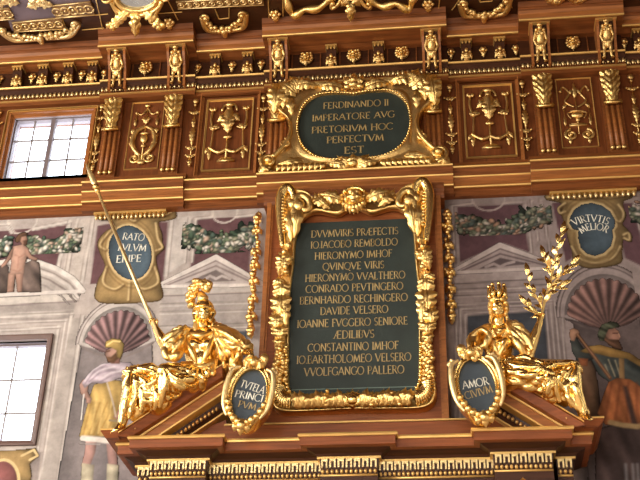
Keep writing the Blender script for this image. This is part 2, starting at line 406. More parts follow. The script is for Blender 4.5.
BAYS = [(-4.75, -2.93, 0), (-2.93, -1.82, 1), (-1.82, -1.03, 0), (-1.03, 1.03, 1), (1.03, 1.82, 0), (1.82, 2.95, 1), (2.95, 3.6, 0)]
up = MB(); upl = MB(); upg = MB(); egg = MB(); frz = MB(); bed = MB()
for x0, x1, fwd in BAYS:
    d = .04 if fwd else 0.; c = .19 if fwd else 0.; e = .0
    up.run([(.0, 9.80), (-.05-d, 9.80), (-.05-d, 9.86), (-.03-d, 9.87), (-.03-d, 9.95), (0, 9.95)], (x0, 0), (x1, 0))
    upg.run([(0, 9.852), (-.065-d, 9.852), (-.065-d, 9.868), (0, 9.868)], (x0, 0), (x1, 0))
    upg.run([(-.095-d, 10.008), (-.115-d, 10.008), (-.125-d, 10.02), (-.115-d, 10.034), (-.095-d, 10.034)], (x0, 0), (x1, 0))
    bed.run([(0, 9.95), (-.05-d, 9.95), (-.10-d, 9.985), (-.105-d, 10.03), (0, 10.03)], (x0, 0), (x1, 0))
    frz.run([(0, 10.034), (-.02-d, 10.034), (-.02-d, 10.335), (0, 10.335)], (x0, 0), (x1, 0))
    up.run([(0, 10.32), (-.08-d, 10.32), (-.13-d, 10.335), (-.185-c, 10.335), (-.185-c, 10.36), (0, 10.36)], (x0, 0), (x1, 0))
    upl.run([(0, 10.345), (-.185-c, 10.345), (-.195-c, 10.37), (-.2-c, 10.41), (-.225-c, 10.44), (0, 10.44)], (x0, 0), (x1, 0))
    upg.run([(-.178-c, 10.330), (-.195-c, 10.330), (-.2-c, 10.338), (-.195-c, 10.350), (-.178-c, 10.350)], (x0, 0), (x1, 0))
    up.run([(0, 10.44), (-.225-c, 10.44), (-.235-c, 10.47), (-.25-c, 10.47), (-.275-c, 10.53), (0, 10.53)], (x0, 0), (x1, 0))
    n = int((x1-x0)/.052)
    for k in range(n):
        x = x0+(k+.5)*(x1-x0)/n
        egg.ell((x, -.062-d, 9.925), (.018, .02, .03), None, 6, 4)
        egg.tube([(x+.026, -.05-d, 9.96), (x+.026, -.05-d, 9.905)], [.008, .004], 4)
t1 = struct(up.build('trim_1', WOOD))
struct(upl.build('corona_moulding', WOODL, t1)); struct(upg.build('gilt_fillet', GILT, t1))
struct(egg.build('egg_and_dart_moulding', GILTW, t1, True)); struct(bed.build('bed_moulding', WOODD, t1)); struct(frz.build('dark_frieze', WOODD, t1))

# lower ledge under the panelled storey
lo = MB(); lol = MB(); log = MB()
for x0, x1, fwd in BAYS:
    d = .05 if fwd else 0.
    lo.run([(0, 8.27), (-.05-d, 8.27), (-.05-d, 8.345), (-.08-d, 8.36), (-.08-d, 8.375), (0, 8.375)], (x0, 0), (x1, 0))
    lol.run([(0, 8.375), (-.09-d, 8.375), (-.09-d, 8.42), (-.115-d, 8.44), (-.12-d, 8.475), (0, 8.475)], (x0, 0), (x1, 0))
    lo.run([(0, 8.475), (-.135-d, 8.475), (-.14-d, 8.54), (-.165-d, 8.56), (0, 8.56)], (x0, 0), (x1, 0))
    lo.run([(0, 8.57), (-.15-d, 8.585), (-.10-d, 8.60), (-.06-d, 8.63), (-.05-d, 8.70), (0, 8.72)], (x0, 0), (x1, 0))
    for y, z in ((.088, 8.368), (.126, 8.472), (.172, 8.565)):
        log.run([(0, z-.011), (-y-d, z-.011), (-y-d-.006, z), (-y-d, z+.011), (0, z+.011)], (x0, 0), (x1, 0))
    log.run([(0, 8.615), (-.085-d, 8.615), (-.085-d, 8.63), (0, 8.63)], (x0, 0), (x1, 0))
t2 = struct(lo.build('trim_2', WOOD)); struct(lol.build('ledge_moulding', WOODL, t2)); struct(log.build('gilt_fillet', GILT, t2))

# ------------------------------------------------------------------ windows
def glazing(name, o, yb, cols, rows, mull, parent=None):
    x0, x1, z0, z1 = o
    f = MB(); fw = .02
    f.box(x0, x0+fw, yb-.03, yb+.03, z0, z1).box(x1-fw, x1, yb-.03, yb+.03, z0, z1).box(x0, x1, yb-.03, yb+.03, z1-fw, z1).box(x0, x1, yb-.03, yb+.03, z0, z0+fw)
    w = struct(f.build(name, IRON))
    m_ = MB(); tb = MB()
    for t, th in mull: m_.box(x0+(x1-x0)*t-th/2, x0+(x1-x0)*t+th/2, yb-.035, yb+.02, z0, z1)
    for t in cols: tb.box(x0+(x1-x0)*t-.007, x0+(x1-x0)*t+.007, yb-.012, yb+.012, z0, z1)
    for t in rows: tb.box(x0, x1, yb-.012, yb+.012, z0+(z1-z0)*t-.007, z0+(z1-z0)*t+.007)
    struct(tb.build('glazing_bars', BAR, w))
    if mull: struct(m_.build('mullion', IRON, w))
    struct(MB().box(x0, x1, yb+.013, yb+.02, z0, z1).build('window_pane', GLASS, w))
    return w
w1 = glazing('window_1', W1, .06, (.25, .745), (.34, .67), ((.5, .05),))
r = MB(); x0, x1, z0, z1 = W1
r.box(x0-.02, x0+.004, .002, .16, z0, z1).box(x1-.004, x1+.02, .002, .16, z0, z1).box(x0-.02, x1+.02, .002, .16, z1-.004, z1+.02)
struct(r.build('reveal', REVEAL, w1))
def frame(mb, x0, x1, z0, z1, w, y0, y1, bottom=True):
    """mitred rectangular moulding around an opening"""
    prof = [(0, 0), (0, y0*.6), (.25, y0*.6), (.3, y0), (.5, y0), (.6, y1), (.9, y1), (1, y1*.3), (1, 0)]
    inn = [(x0, z0), (x1, z0), (x1, z1), (x0, z1)]; out = [(x0-w, z0-(w if bottom else 0)), (x1+w, z0-(w if bottom else 0)), (x1+w, z1+w), (x0-w, z1+w)]
    return mb.band(inn, out, prof)
struct(frame(MB(), x0, x1, z0, z1, .06, -.02, -.05, False).build('window_casing', WOODL, w1))
struct(frame(MB(), x0-.062, x1+.062, z0, z1+.062, .02, -.03, -.06, False).build('gilt_edge', GILT, w1))
w2 = glazing('window_2', W2, .1, (.62,), (.305, .64), ())
x0, x1, z0, z1 = W2
r = MB(); r.box(x0-.02, x0, 0, .15, z0, z1).box(x1, x1+.02, 0, .15, z0, z1).box(x0-.02, x1+.02, 0, .15, z1, z1+.02).box(x0-.02, x1+.02, 0, .15, z0-.02, z0)
struct(r.build('reveal', REVEAL, w2))
struct(MB().band([(x0, z0), (x1, z0), (x1, z1), (x0, z1)], [(x0-.055, z0-.05), (x1+.055, z0-.05), (x1+.055, z1+.06), (x0-.055, z1+.06)], [(0, .05), (0, -.02), (.7, -.03), (1, -.03), (1, .0)]).build('window_casing', mat('dark_casing', (92, 66, 56), .5), w2))

# ------------------------------------------------------------------ ornaments of the panelled storey
def pilaster(X, label):
    y0 = -.0
    t = thing('pilaster', label, 'pilaster', (X, 0, 8.72), 'fluted wooden pilasters with gilded leaf capitals')
    s = MB(); s.box(X-.105, X+.105, -.045, 0, 8.72, 9.36); s.run([(0, 0), (-.05, 0), (-.06, .2), (-.10, .34), (-.13, .42), (0, .42)], (X-.1, 9.34), (X+.1, 9.34)); s.build('shaft', WOOD, t)
    for k in (-1, 0, 1):
        q = MB(); q.tube([(X+k*.058, -.05, 9.36), (X+k*.058, -.055, 8.80)], .021, 8); rd = q.build('reed', WOODL, t, True)
        q = MB(); q.ell((X+k*.058, -.062, 8.79), .028, None, 8, 6); q.build('reed_knob', GOLDD, rd, True)
    g = MB()
    g.capital_leaf(X, -.07, 9.36, -.11, 9.77, .108)
    g.tube([(X-.09, -.10, 9.36), (X, -.13, 9.335), (X+.09, -.10, 9.36)], .024, 6)
    g.build('acanthus_leaf', GOLD, t, True)
    return t
PX = [-2.745, -2.045, -.87, .845, 2.035, 2.75]
PL = ['fluted pilaster with gilded acanthus leaf, beside the upper left window', 'fluted pilaster with gilded acanthus leaf, right of the narrow urn panel on the left',
      'fluted pilaster with gilded leaf, half hidden behind the left side of the upper oval cartouche', 'fluted pilaster with gilded leaf, half hidden behind the right side of the upper oval cartouche',
      'fluted pilaster with gilded acanthus leaf, left of the narrow scroll panel on the right', 'fluted pilaster with gilded acanthus leaf, nearest the right edge of the photo']
p = pilaster(PX[0], PL[0])
for x, l in zip(PX[1:], PL[1:]): dup(p, (x, 0, 8.72), l)

def figure_bracket(X, label):
    yb = -.06
    t = thing('figure_bracket', label, 'bracket', (X, yb, 9.93), 'tall figure brackets under the upper cornice')
    b = MB(); b.run([(.0, -.02), (-.07, -.02), (-.09, .08), (-.13, .2), (-.22, .33), (-.24, .40), (0, .40)], (X-.07, 9.93), (X+.07, 9.93))
    b.v = [(v[0], v[1]+yb, v[2]) for v in b.v]; b.build('bracket_body', WOODD, t)
    for k in (-1, 1):
        q = MB(); q.run([(.0, -.03), (-.085, -.03), (-.105, .08), (-.15, .2), (-.245, .33), (-.265, .41), (0, .41)], (X+k*.09-.014, 9.93), (X+k*.09+.014, 9.93))
        q.v = [(v[0], v[1]+yb, v[2]) for v in q.v]; q.build('side_scroll', WOODL, t)
    b = MB(); b.box(X-.115, X+.115, yb-.285, yb, 10.325, 10.345); b.build('cap_fillet', GILT, t)
    def P(x, z, o=0): # point on bracket face
        f = [(-.02, -.07), (.08, -.09), (.2, -.13), (.33, -.22), (.40, -.24)]; zz = z-9.93
        for (a, c), (d, e) in zip(f[:-1], f[1:]):
            if zz <= d: return (X+x, yb+c+(e-c)*(zz-a)/(d-a)-o, z)
        return (X+x, yb-.24-o, z)
    g = MB()
    g.ell(P(0, 10.275, .03), (.028, .03, .034)); g.ell(P(0, 10.30, .03), (.036, .03, .02))
    g.cap(P(0, 10.235, .02), P(0, 10.15, .025), .042, .05); g.ell(P(-.022, 10.205, .055), .022); g.ell(P(.022, 10.205, .055), .022)
    for k in (-1, 1):
        g.cap(P(k*.045, 10.235, .02), P(k*.068, 10.16, .035), .02, .016, 8); g.cap(P(k*.068, 10.16, .035), P(k*.045, 10.10, .05), .016, .013, 8)
        g.cap(P(k*.028, 10.12, .025), P(k*.034, 10.02, .03), .03, .02, 8); g.cap(P(k*.034, 10.02, .03), P(k*.04, 9.935, .02), .02, .013, 8)
        g.ell(P(k*.045, 9.925, .03), (.02, .03, .012)); g.ell(P(k*.04, 10.25, .03), .022)
    g.leaf(P(0, 10.13, .05), P(0, 10.02, .05), .05, .02, 3)
    g.build('gilded_figure', GOLDD, t, True)
    return t
FL = ['gilded figure bracket above the pilaster beside the upper left window', 'gilded figure bracket above the pilaster right of the narrow urn panel',
      'gilded figure bracket above the top left corner of the oval cartouche', 'gilded figure bracket above the top right corner of the oval cartouche',
      'gilded figure bracket above the pilaster left of the narrow scroll panel', 'gilded figure bracket nearest the right edge of the photo']
q = figure_bracket(PX[0]+.02, FL[0])
for x, l in zip(PX[1:], FL[1:]): dup(q, (x+.01, -.06, 9.93), l)

def small_bracket(X, Y, label):
    t = thing('small_bracket', label, 'bracket', (X, Y, 10.05), 'small brackets in the upper frieze')
    b = MB(); b.run([(0, 0), (-.05, 0), (-.075, .09), (-.1, .2), (-.11, .27), (0, .27)], (X-.055, 10.05), (X+.055, 10.05)); b.v = [(v[0], v[1]+Y, v[2]) for v in b.v]; b.build('bracket_body', WOODD, t)
    b = MB(); b.box(X-.066, X+.066, Y-.135, Y, 10.30, 10.325)
    for k in (-1, 0, 1): b.ell((X+k*.04, Y-.12, 10.285), (.014, .014, .022), None, 6, 4)
    b.build('gilt_cap', GILT, t)
    g = MB(); g.ell((X, Y-.085, 10.12), (.042, .035, .05)); g.ell((X, Y-.115, 10.115), (.018, .02, .022)); g.ell((X, Y-.09, 10.19), (.022, .025, .03))
    for k in (-1, 1): g.leaf((X+k*.015, Y-.09, 10.16), (X+k*.06, Y-.07, 10.07), .028, .02, 3); g.ell((X+k*.038, Y-.085, 10.165), .018)
    g.leaf((X, Y-.09, 10.10), (X, Y-.05, 10.035), .045, .03, 3)
    g.build('gilded_mask', GOLDD, t, True); return t
SB = [(-3.96, 'above the upper left window, leftmost in view'), (-3.65, 'above the upper left window, second from the left edge'), (-3.345, 'above the upper left window, third from the left edge'), (-3.055, 'above the upper left window, rightmost of its row'),
      (-1.61, 'above the wide left panel, left of the pair'), (-1.235, 'above the wide left panel, right of the pair'), (-.272, 'above the oval cartouche, left of the pair'), (.262, 'above the oval cartouche, right of the pair'),
      (1.24, 'above the wide right panel, left of the pair'), (1.61, 'above the wide right panel, right of the pair'), (3.12, 'cut off by the right edge of the photo')]
q = None
for x, l in SB:
    y = -.06 if abs(x) < .5 else -.02; l = 'small gilded mask bracket '+l
    if q is None: q = small_bracket(x, y, l)
    else: dup(q, (x, y, 10.05), l)

def rosette(X, Y, label):
    t = thing('rosette', label, 'rosette', (X, Y, 10.22), 'small drop rosettes in the upper frieze')
    g = MB(); g.ell((X, Y-.03, 10.235), (.03, .03, .03))
    for k in range(6): a = k*PI/3; g.ell((X+.033*cos(a), Y-.02, 10.235+.033*sin(a)), (.02, .02, .02), None, 6, 5)
    g.leaf((X, Y-.03, 10.22), (X, Y-.02, 10.13), .03, .02, 3); g.ell((X, Y-.03, 10.135), .014, None, 6, 5)
    g.build('gilded_flower', GOLDD, t, True); return t
RO = [(-4.2, 'at the left edge of the photo, above the window'), (-3.80, 'above the upper left window, between the first and second mask brackets'), (-3.50, 'above the upper left window, between the second and third mask brackets'), (-3.2, 'above the upper left window, between the third and fourth mask brackets'), (-2.93, 'just left of the leftmost figure bracket'),
      (-1.83, 'just right of the second figure bracket'), (-1.425, 'between the pair of mask brackets above the wide left panel'), (-1.09, 'just left of the third figure bracket'), (1.07, 'just right of the fourth figure bracket'), (1.43, 'between the pair of mask brackets above the wide right panel'), (1.79, 'just left of the fifth figure bracket'), (2.97, 'just right of the figure bracket at the right edge')]
q = None
for x, l in RO:
    l = 'small gilded drop rosette '+l
    if q is None: q = rosette(x, -.02, l)
    else: dup(q, (x, -.02, 10.22), l)

def lion_mask(X, label):
    Y = -.06
    t = thing('lion_mask', label, 'mask', (X, Y, 10.2), 'gilded lion masks in the upper frieze')
    g = MB(); c = (X, Y-.05, 10.22)
    for k in range(12): a = k*PI/6; g.ell((X+.062*cos(a), Y-.03, 10.225+.066*sin(a)), (.026, .025, .026), None, 6, 5)
    g.build('mane', GOLDD, t, True)
    g = MB(); g.ell(c, (.052, .05, .058)); g.ell((X, Y-.105, 10.205), (.026, .03, .022)); g.ell((X, Y-.115, 10.218), (.014, .016, .012)); g.ell((X, Y-.09, 10.175), (.022, .025, .014))
    for k in (-1, 1): g.ell((X+k*.025, Y-.092, 10.245), (.018, .016, .01)); g.ell((X+k*.05, Y-.05, 10.282), .016); g.ell((X+k*.03, Y-.085, 10.205), .02)
    g.build('lion_face', GOLD, t, True)
    g = MB(); g.leaf((X, Y-.07, 10.17), (X, Y-.03, 10.10), .03, .02, 3); g.build('beard', GOLDD, t, True); return t
LM = [(-2.43, 'between the two leftmost figure brackets'), (-.565, 'above the oval cartouche, leftmost of three'), (-.02, 'above the middle of the oval cartouche'), (.52, 'above the oval cartouche, rightmost of three'), (2.41, 'between the two rightmost figure brackets')]
q = None
for x, l in LM:
    l = 'round gilded lion mask '+l
    if q is None: q = lion_mask(x, l)
    else: dup(q, (x, -.06, 10.2), l)
# square dark coffers behind the lion masks are part of the frieze
c = MB()
for x, _ in LM: frame(c, x-.15, x+.15, 10.07, 10.31, .02, -.065, -.075)
struct(c.build('coffer_frame', WOOD, t1))

# vertical gilded drops
def pendant(X, Y, label):
    t = thing('gilded_drop', label, 'ornament', (X, Y, 8.85), 'slender gilded drops beside the panels')
    g = MB(); g.tube([(X, Y-.012, 9.74), (X, Y-.012, 8.84)], .006, 6)
    for z, r_ in ((9.74, .036), (8.86, .02)): g.ell((X, Y-.02, z), (r_, .022, r_))
    g.ell((X, Y-.02, 9.69), (.02, .02, .026))
    for z, w in ((9.56, .062), (9.07, .055), (8.96, .05)):
        for k in (-1, 1): g.leaf((X, Y-.02, z), (X+k*w, Y-.015, z+.035), .024, .015, 2); g.ell((X+k*w, Y-.02, z+.03), .013, None, 6, 5)
        g.ell((X, Y-.025, z), .02)
    g.leaf((X, Y-.012, 9.50), (X, Y-.012, 9.36), .026, .022, 3)
    g.leaf((X, Y-.012, 9.37), (X, Y-.012, 9.12), .036, .03, 5)
    g.leaf((X, Y-.012, 8.95), (X, Y-.012, 8.83), .026, .02, 3)
    g.build('drop_ornament', GOLDD, t, True); return t
PD = [(-4.12, 'left of the upper left window at the edge of the photo'), (-2.905, 'between the upper left window and its pilaster'), (-1.815, 'left of the wide trophy panel on the left'), (-1.035, 'right of the wide trophy panel on the left'), (1.035, 'left of the wide trophy panel on the right'), (1.825, 'right of the wide trophy panel on the right'), (2.985, 'at the right edge of the photo')]
q = None
for x, l in PD:
    l = 'slender gilded drop '+l
    if q is None: q = pendant(x, -.012, l)
    else: dup(q, (x, -.012, 8.85), l)

# panels with gilded reliefs
def trophy_panel(X, label):
    t = thing('trophy_panel', label, 'panel', (X, 0, 8.75), 'wide panels with gilded trophies')
    frame(MB(), X-.305, X+.305, 8.72, 9.80, .04, -.02, -.045).build('outer_moulding', WOODL, t)
    frame(MB(), X-.25, X+.25, 8.79, 9.73, .02, -.015, -.03).build('gilt_fillet', GILT, t)
    MB().plate([(X-.26, 8.80), (X+.26, 8.80), (X+.26, 9.74), (X-.26, 9.74)], -.008, 0).build('panel_board', WOODV, t)
    g = MB(); Y = -.02
    g.ell((X, Y-.03, 9.585), (.035, .035, .045)); g.ell((X, Y-.03, 9.64), (.05, .03, .028))
    g.tube([(X+.085*cos(a*PI/10), Y-.01, 9.57+.11*sin(a*PI/10)) for a in range(11)], .014, 6)
    g.cap((X, Y-.02, 9.52), (X, Y-.02, 9.38), .06, .045, 10); g.leaf((X, Y-.03, 9.50), (X, Y-.03, 9.24), .085, .04, 4)
    for k in (-1, 1):
        g.leaf((X+k*.03, Y-.02, 9.50), (X+k*.13, Y-.015, 9.42), .055, .03, 3); g.ell((X+k*.165, Y-.012, 9.33), .026); g.leaf((X+k*.165, Y-.012, 9.33), (X+k*.12, Y-.012, 9.39), .03, .015, 2)
        g.ell((X+k*.19, Y-.015, 9.59), (.03, .02, .022)); g.ell((X+k*.165, Y-.015, 9.60), (.02, .02, .028)); g.ell((X+k*.215, Y-.015, 9.605), (.018, .02, .026))
        g.tube(curve([(X+k*.195, Y-.01, 9.57), (X+k*.2, Y-.01, 9.45), (X+k*.165, Y-.012, 9.33), (X+k*.1, Y-.015, 9.345)]), [.014]*25, 7)
        g.leaf((X+k*.165, Y-.012, 9.32), (X+k*.215, Y-.012, 9.38), .03, .015, 2)
        g.tube(curve([(X+k*.165, Y-.012, 9.33), (X+k*.175, Y-.012, 9.15), (X+k*.185, Y-.01, 9.0)]), .011, 6)
        g.leaf((X+k*.185, Y-.012, 9.06), (X+k*.19, Y-.012, 8.90), .024, .02, 3)
        g.tube(curve([(X, Y-.02, 9.03), (X+k*.09, Y-.02, 8.995), (X+k*.2, Y-.02, 9.07)]), [.02]*8+[.028]+[.018]*8, 7)
        g.leaf((X+k*.2, Y-.015, 9.07), (X+k*.235, Y-.015, 8.99), .022, .015, 2)
    g.tube([(X, Y-.015, 9.24), (X, Y-.015, 8.92)], .013, 6); g.ell((X, Y-.02, 9.2), (.05, .02, .022)); g.ell((X, Y-.02, 9.03), .022)
    g.plate([(X-.1, 8.88), (X+.1, 8.88), (X+.06, 8.92), (X, 8.935), (X-.06, 8.92)], Y-.02, -.004)
    g.build('trophy_relief', GOLDD, t, True); return t
q = trophy_panel(-1.415, 'wide wooden panel with gilded helmet trophy, left of the oval cartouche')
dup(q, (1.445, 0, 8.75), 'wide wooden panel with gilded helmet trophy, right of the oval cartouche')

def narrow_panel(X, label, kind):
    t = thing('narrow_panel', label, 'panel', (X, 0, 8.8))
    frame(MB(), X-.18, X+.18, 8.86, 9.77, .012, -.012, -.02).build('gilt_fillet', GILT, t)
    MB().plate([(X-.18, 8.86), (X+.18, 8.86), (X+.18, 9.77), (X-.18, 9.77)], -.008, 0).build('panel_board', WOODV, t)
    g = MB(); Y = -.018
    if kind == 0:
        g.tube([(X, Y, 9.71), (X, Y, 8.95)], .007, 6); g.ell((X, Y-.015, 9.71), (.035, .02, .02)); g.leaf((X, Y-.01, 9.55), (X, Y-.01, 9.45), .05, .02, 3)
        for k in (-1, 1):
            g.tube(curve([(X, Y, 9.69), (X+k*.06, Y, 9.60), (X+k*.12, Y, 9.63)]), .01, 6); g.tube([(X+k*.12, Y, 9.63), (X+k*.125, Y, 9.47)], .005, 5)
            g.ell((X+k*.12, Y, 9.62), .022, None, 8, 6); g.leaf((X+k*.125, Y, 9.55), (X+k*.125, Y, 9.43), .02, .015, 2)
            g.tube(curve([(X, Y, 9.43), (X+k*.09, Y-.01, 9.36), (X+k*.13, Y-.01, 9.22), (X+k*.09, Y-.01, 9.10), (X+k*.02, Y, 9.03)]), [.015+.016*sin(PI*i/32) for i in range(33)], 7)
            for z in (9.33, 9.25, 9.16): g.leaf((X+k*.11, Y-.01, z), (X+k*.16, Y-.01, z+.06), .034, .02, 2)
            g.scroll((X+k*.085, Y, 8.99), .07, 1.5, PI/2, k, .018)
        g.ell((X, Y-.01, 9.25), (.045, .03, .06)); g.ell((X, Y-.01, 9.32), (.055, .02, .012)); g.ell((X, Y-.01, 9.15), (.03, .02, .02)); g.ell((X, Y-.01, 8.93), (.05, .02, .03))
        nm = 'urn_relief'
    else:
        g.tube([(X, Y, 9.70), (X, Y, 9.02)], .006, 6); g.leaf((X, Y-.005, 9.52), (X, Y-.005, 9.72), .025, .02, 3)
        for k in (-1, 1):
            g.tube(curve([(X+k*.02, Y, 9.38), (X+k*.11, Y, 9.46), (X+k*.06, Y, 9.57), (X+k*.12, Y, 9.66), (X+k*.15, Y, 9.60)]), .012, 6); g.ell((X+k*.15, Y, 9.6), .018, None, 8, 6)
            g.leaf((X+k*.06, Y, 9.56), (X+k*.02, Y, 9.63), .02, .015, 2); g.leaf((X+k*.1, Y, 9.43), (X+k*.145, Y, 9.36), .022, .015, 2)
            g.tube([(X+k*.13, Y, 9.38), (X+k*.135, Y, 9.14)], .005, 5); g.leaf((X+k*.132, Y, 9.26), (X+k*.132, Y, 9.13), .018, .012, 2)
            g.scroll((X+k*.085, Y, 9.01), .07, 1.5, PI/2, -k, .02)
            g.leaf((X+k*.1, Y, 8.98), (X+k*.1, Y, 8.89), .022, .015, 2)
            g.tube(curve([(X+k*.05, Y-.01, 9.30), (X+k*.1, Y-.01, 9.29), (X+k*.07, Y-.01, 9.22)]), .007, 6)
        g.ell((X, Y-.01, 9.26), (.07, .03, .04)); g.ell((X, Y-.01, 9.31), (.08, .025, .013)); g.ell((X, Y-.01, 9.2), (.025, .02, .025)); g.box(X-.09, X+.09, Y-.012, 0, 9.125, 9.145); g.box(X-.07, X+.07, Y-.008, 0, 9.145, 9.16)
        nm = 'vase_relief'
    g.build(nm, GOLDD, t, True); return t
narrow_panel(-2.365, 'narrow wooden panel with gilded urn and scrolls, between two pilasters on the left', 0)
narrow_panel(2.375, 'narrow wooden panel with gilded vase and curling stems, between two pilasters on the right', 1)

# gilded guttae under the ledge
for X0, X1, l in ((-2.77, -2.04, 'row of gilded drops under the ledge, above the left painted cartouche'), (2.03, 2.84, 'row of gilded drops under the ledge, above the right painted cartouche')):
    t = thing('gilded_fringe', l, 'moulding', ((X0+X1)/2, 0, 8.2))
    MB().box(X0-.03, X1+.03, -.07, 0, 8.245, 8.27).build('rail', GILT, t)
    for k in range(16):
        x = X0+(X1-X0)*k/15; g = MB(); g.ell((x, -.05, 8.215), (.017, .02, .034), None, 8, 6); g.build('drop', GILTW, t, True)
# ================================================================== ceiling ornaments
def oc(px, py, dz=0.): return on_ceiling(px, py, ZC-dz)
UPN = (0, -.35, -.94)
def cplate(mb, pts, dz0, dz1=0.):
    n = len(pts); vs = [oc(a, b, dz0) for a, b in pts]+[(lambda p: (p.x, p.y, ZC-dz1))(oc(a, b, dz0)) for a, b in pts]
    return mb.add(vs, [tuple(range(n)), tuple(range(n, 2*n))[::-1]]+[(i, n+i, n+(i+1) % n, (i+1) % n) for i in range(n)])
cf = MB(); cplate(cf, [(-12, -12), (86, -12), (94, 16), (57, 19), (60, 29), (12, 31), (8, 20), (-12, 21)], .012)
t3 = struct(cf.build('trim_3', VIOLET))
bands = [[(51, 6), (90, 2), (95, 15), (56, 18)], [(12, 23), (61, 18), (65, 29), (14, 32)], [(-10, 10), (9, 8), (14, 19), (-10, 21)], [(176, 2), (262, -3), (264, 5), (178, 9)], [(522, -9), (560, -12), (562, -8), (524, -4)]]
bm_, bo = MB(), MB()
for q in bands:
    cplate(bm_, q, .03)
    for (a, b) in ((0, 1), (3, 2)):
        bo.tube([oc(*q[a], .035), oc(*q[b], .035)], .008, 6)
    a, b, c, d = [Vector(oc(*u, .03)) for u in q]; n = max(3, int((b-a).length/.085))
    for k in range(n):
        t = (k+.5)/n; p = (a.lerp(b, t)+d.lerp(c, t))/2; h = (a-d).length*.3
        bo.tube([p+Vector((h*cos(u*PI/5), h*sin(u*PI/5), -.005)) for u in range(11)], .009, 5); bo.ell(p, (.018, .018, .015), None, 6, 5)
struct(bm_.build('coffer_band', mat('band_ground', (128, 92, 48), .5), t3)); struct(bo.build('coffer_band_relief', GILTW, t3, True))
gl = MB()
for a, b in (((62, 18), (67, 31)), ((95, -5), (103, 31)), ((62, 18), (108, 14)), ((82, 30), (104, 28)), ((165, -5), (178, 20)), ((215, 9), (219, 19)), ((229, 8), (229, 18)), ((219, 19), (229, 18)), ((268, -5), (269, 18)), ((283, -5), (283, 16)), ((440, -4), (438, 14)), ((479, -4), (480, 2)), ((492, -5), (492, 1)), ((480, 2), (492, 1)), ((452, 10), (462, -4)), ((512, 8), (508, -5)), ((150, 14), (182, 12))):
    gl.tube([oc(*a, .01), oc(*b, .01)], .007, 5)
struct(gl.build('gilt_ceiling_line', GILT, t3))

def swag(a, b, c, label, pale):
    """two scroll ends a,b and the sagging middle c, all in survey points"""
    A, B_, C_ = oc(*a, .03), oc(*b, .03), oc(*c, .05)
    t = thing('ceiling_swag', label, 'swag', (C_.x, C_.y, ZC), 'swags with scrolled ends along the ceiling edge'); M = GILTW if pale else GOLDD
    for P, k in ((A, -1), (B_, 1)):
        g = MB(); pts = [P+Vector((.052*cos(PI/2-k*u*.55)*(1-u*.05), .06*sin(PI/2-k*u*.55)*(1-u*.05)*1., -.01-u*.004)) for u in range(13)]
        g.tube(pts, [.026-.0012*u for u in range(13)], 8); g.ell(P+Vector((0, 0, -.04)), .03); 
        mid = P.lerp(C_, .45)+Vector((k*.05, -.0, -.02))
        g.tube(curve([P+Vector((k*.05, 0, -.01)), mid+Vector((k*.04, .10, 0)), P.lerp(C_, .8)+Vector((0, .06, -.02))]), [.03, .03, .032, .034, .036, .038, .038, .036, .034, .03, .028, .026, .026, .026, .026, .026, .026], 8)
        g.build('scroll_end', M, t, True)
    g = MB(); n = 16
    for i in range(n):
        u = i/(n-1); P = A.lerp(B_, u); w = (4*u*(1-u))**.6; P = P+(C_-(A+B_)/2)*w
        for j in range(2): g.ell(P+Vector((rng.randn()*.014, rng.randn()*.016, -.012-.012*rng.rand())), .026+.012*w*rng.rand(), None, 7, 5)
        if i % 3 == 1: g.leaf(P, P+Vector((.07*(1 if u > .5 else -1), .05, -.01)), .03, .02, 2, 0, UPN)
    g.ell(C_+Vector((0, .02, -.03)), (.045, .05, .04)); g.ell(C_+Vector((0, .07, -.03)), (.03, .04, .03))
    g.build('leaf_festoon', M, t, True)
swag((3, 29), (75, 23), (40, 36), 'pale gilded swag with scrolled ends above the upper left window', True)
swag((206, 16), (242, 13), (224, 29), 'gilded swag with scrolled ends above the wide left panel', False)
swag((464, 2), (506, -1), (484, 14), 'gilded swag with scrolled ends above the wide right panel', False)

def cart(px, py, o=0., y0=36):
    Y = -.50-max(0, y0-py)*.0115; p = at(px, py, Y); return Vector((p.x, p.y-o*.6, p.z-o*.8))
CN = (0, -.6, -.8)
def tubec(mb, pts, r, o=.02): mb.tube(curve([cart(a, b, o) for a, b in pts], 6), r if not hasattr(r, '__len__') else r, 8)
t = thing('ceiling_cartouche', 'gilded cartouche with oval mirror at the top edge, above the leftmost pair of figure brackets', 'cartouche', tuple(cart(137, 20)))
g = MB(); P = [cart(137+19*cos(a*PI/16), -1+10.5*sin(a*PI/16), .01) for a in range(32)]; g.add(P, [tuple(range(32))]); g.build('oval_mirror', mat('mirror', (190, 196, 196), .15, .85), t)
g = MB(); g.tube([cart(137+20*cos(a*PI/16), -1+11.5*sin(a*PI/16), .03) for a in range(33)], .028, 8)
g.tube([cart(137+25*cos(a*PI/16), 0+15*sin(a*PI/16), .02) for a in range(33)], .03, 8); g.build('gilded_frame', GOLD, t, True)
g = MB()
for k in (-1, 1):
    tubec(g, [(137+k*20, -4), (137+k*23, 6), (137+k*19, 14), (137+k*22, 21), (137+k*26, 24)], [.02+.012*i/24 for i in range(25)])
    g.leaf(cart(137+k*8, 10, .03), cart(137+k*24, 25, .04), .06, .04, 4, .02, CN); g.leaf(cart(137+k*14, 18, .03), cart(137+k*29, 27, .05), .06, .04, 3, .02, CN)
    g.ell(cart(137+k*23, 26, .05), .045); g.ell(cart(137+k*27, 24, .05), .04)
    g.scroll(cart(137+k*30, -2, .02), .07, 1.2, 0, k, .02)
g.leaf(cart(137, 13, .04), cart(137, 36, .06), .07, .05, 3, .03, CN); g.ell(cart(137, 20, .07), (.05, .05, .055)); g.ell(cart(137, 26, .06), .04); g.ell(cart(137, 32, .05), .03)
g.build('gilded_scrollwork', GOLD, t, True)
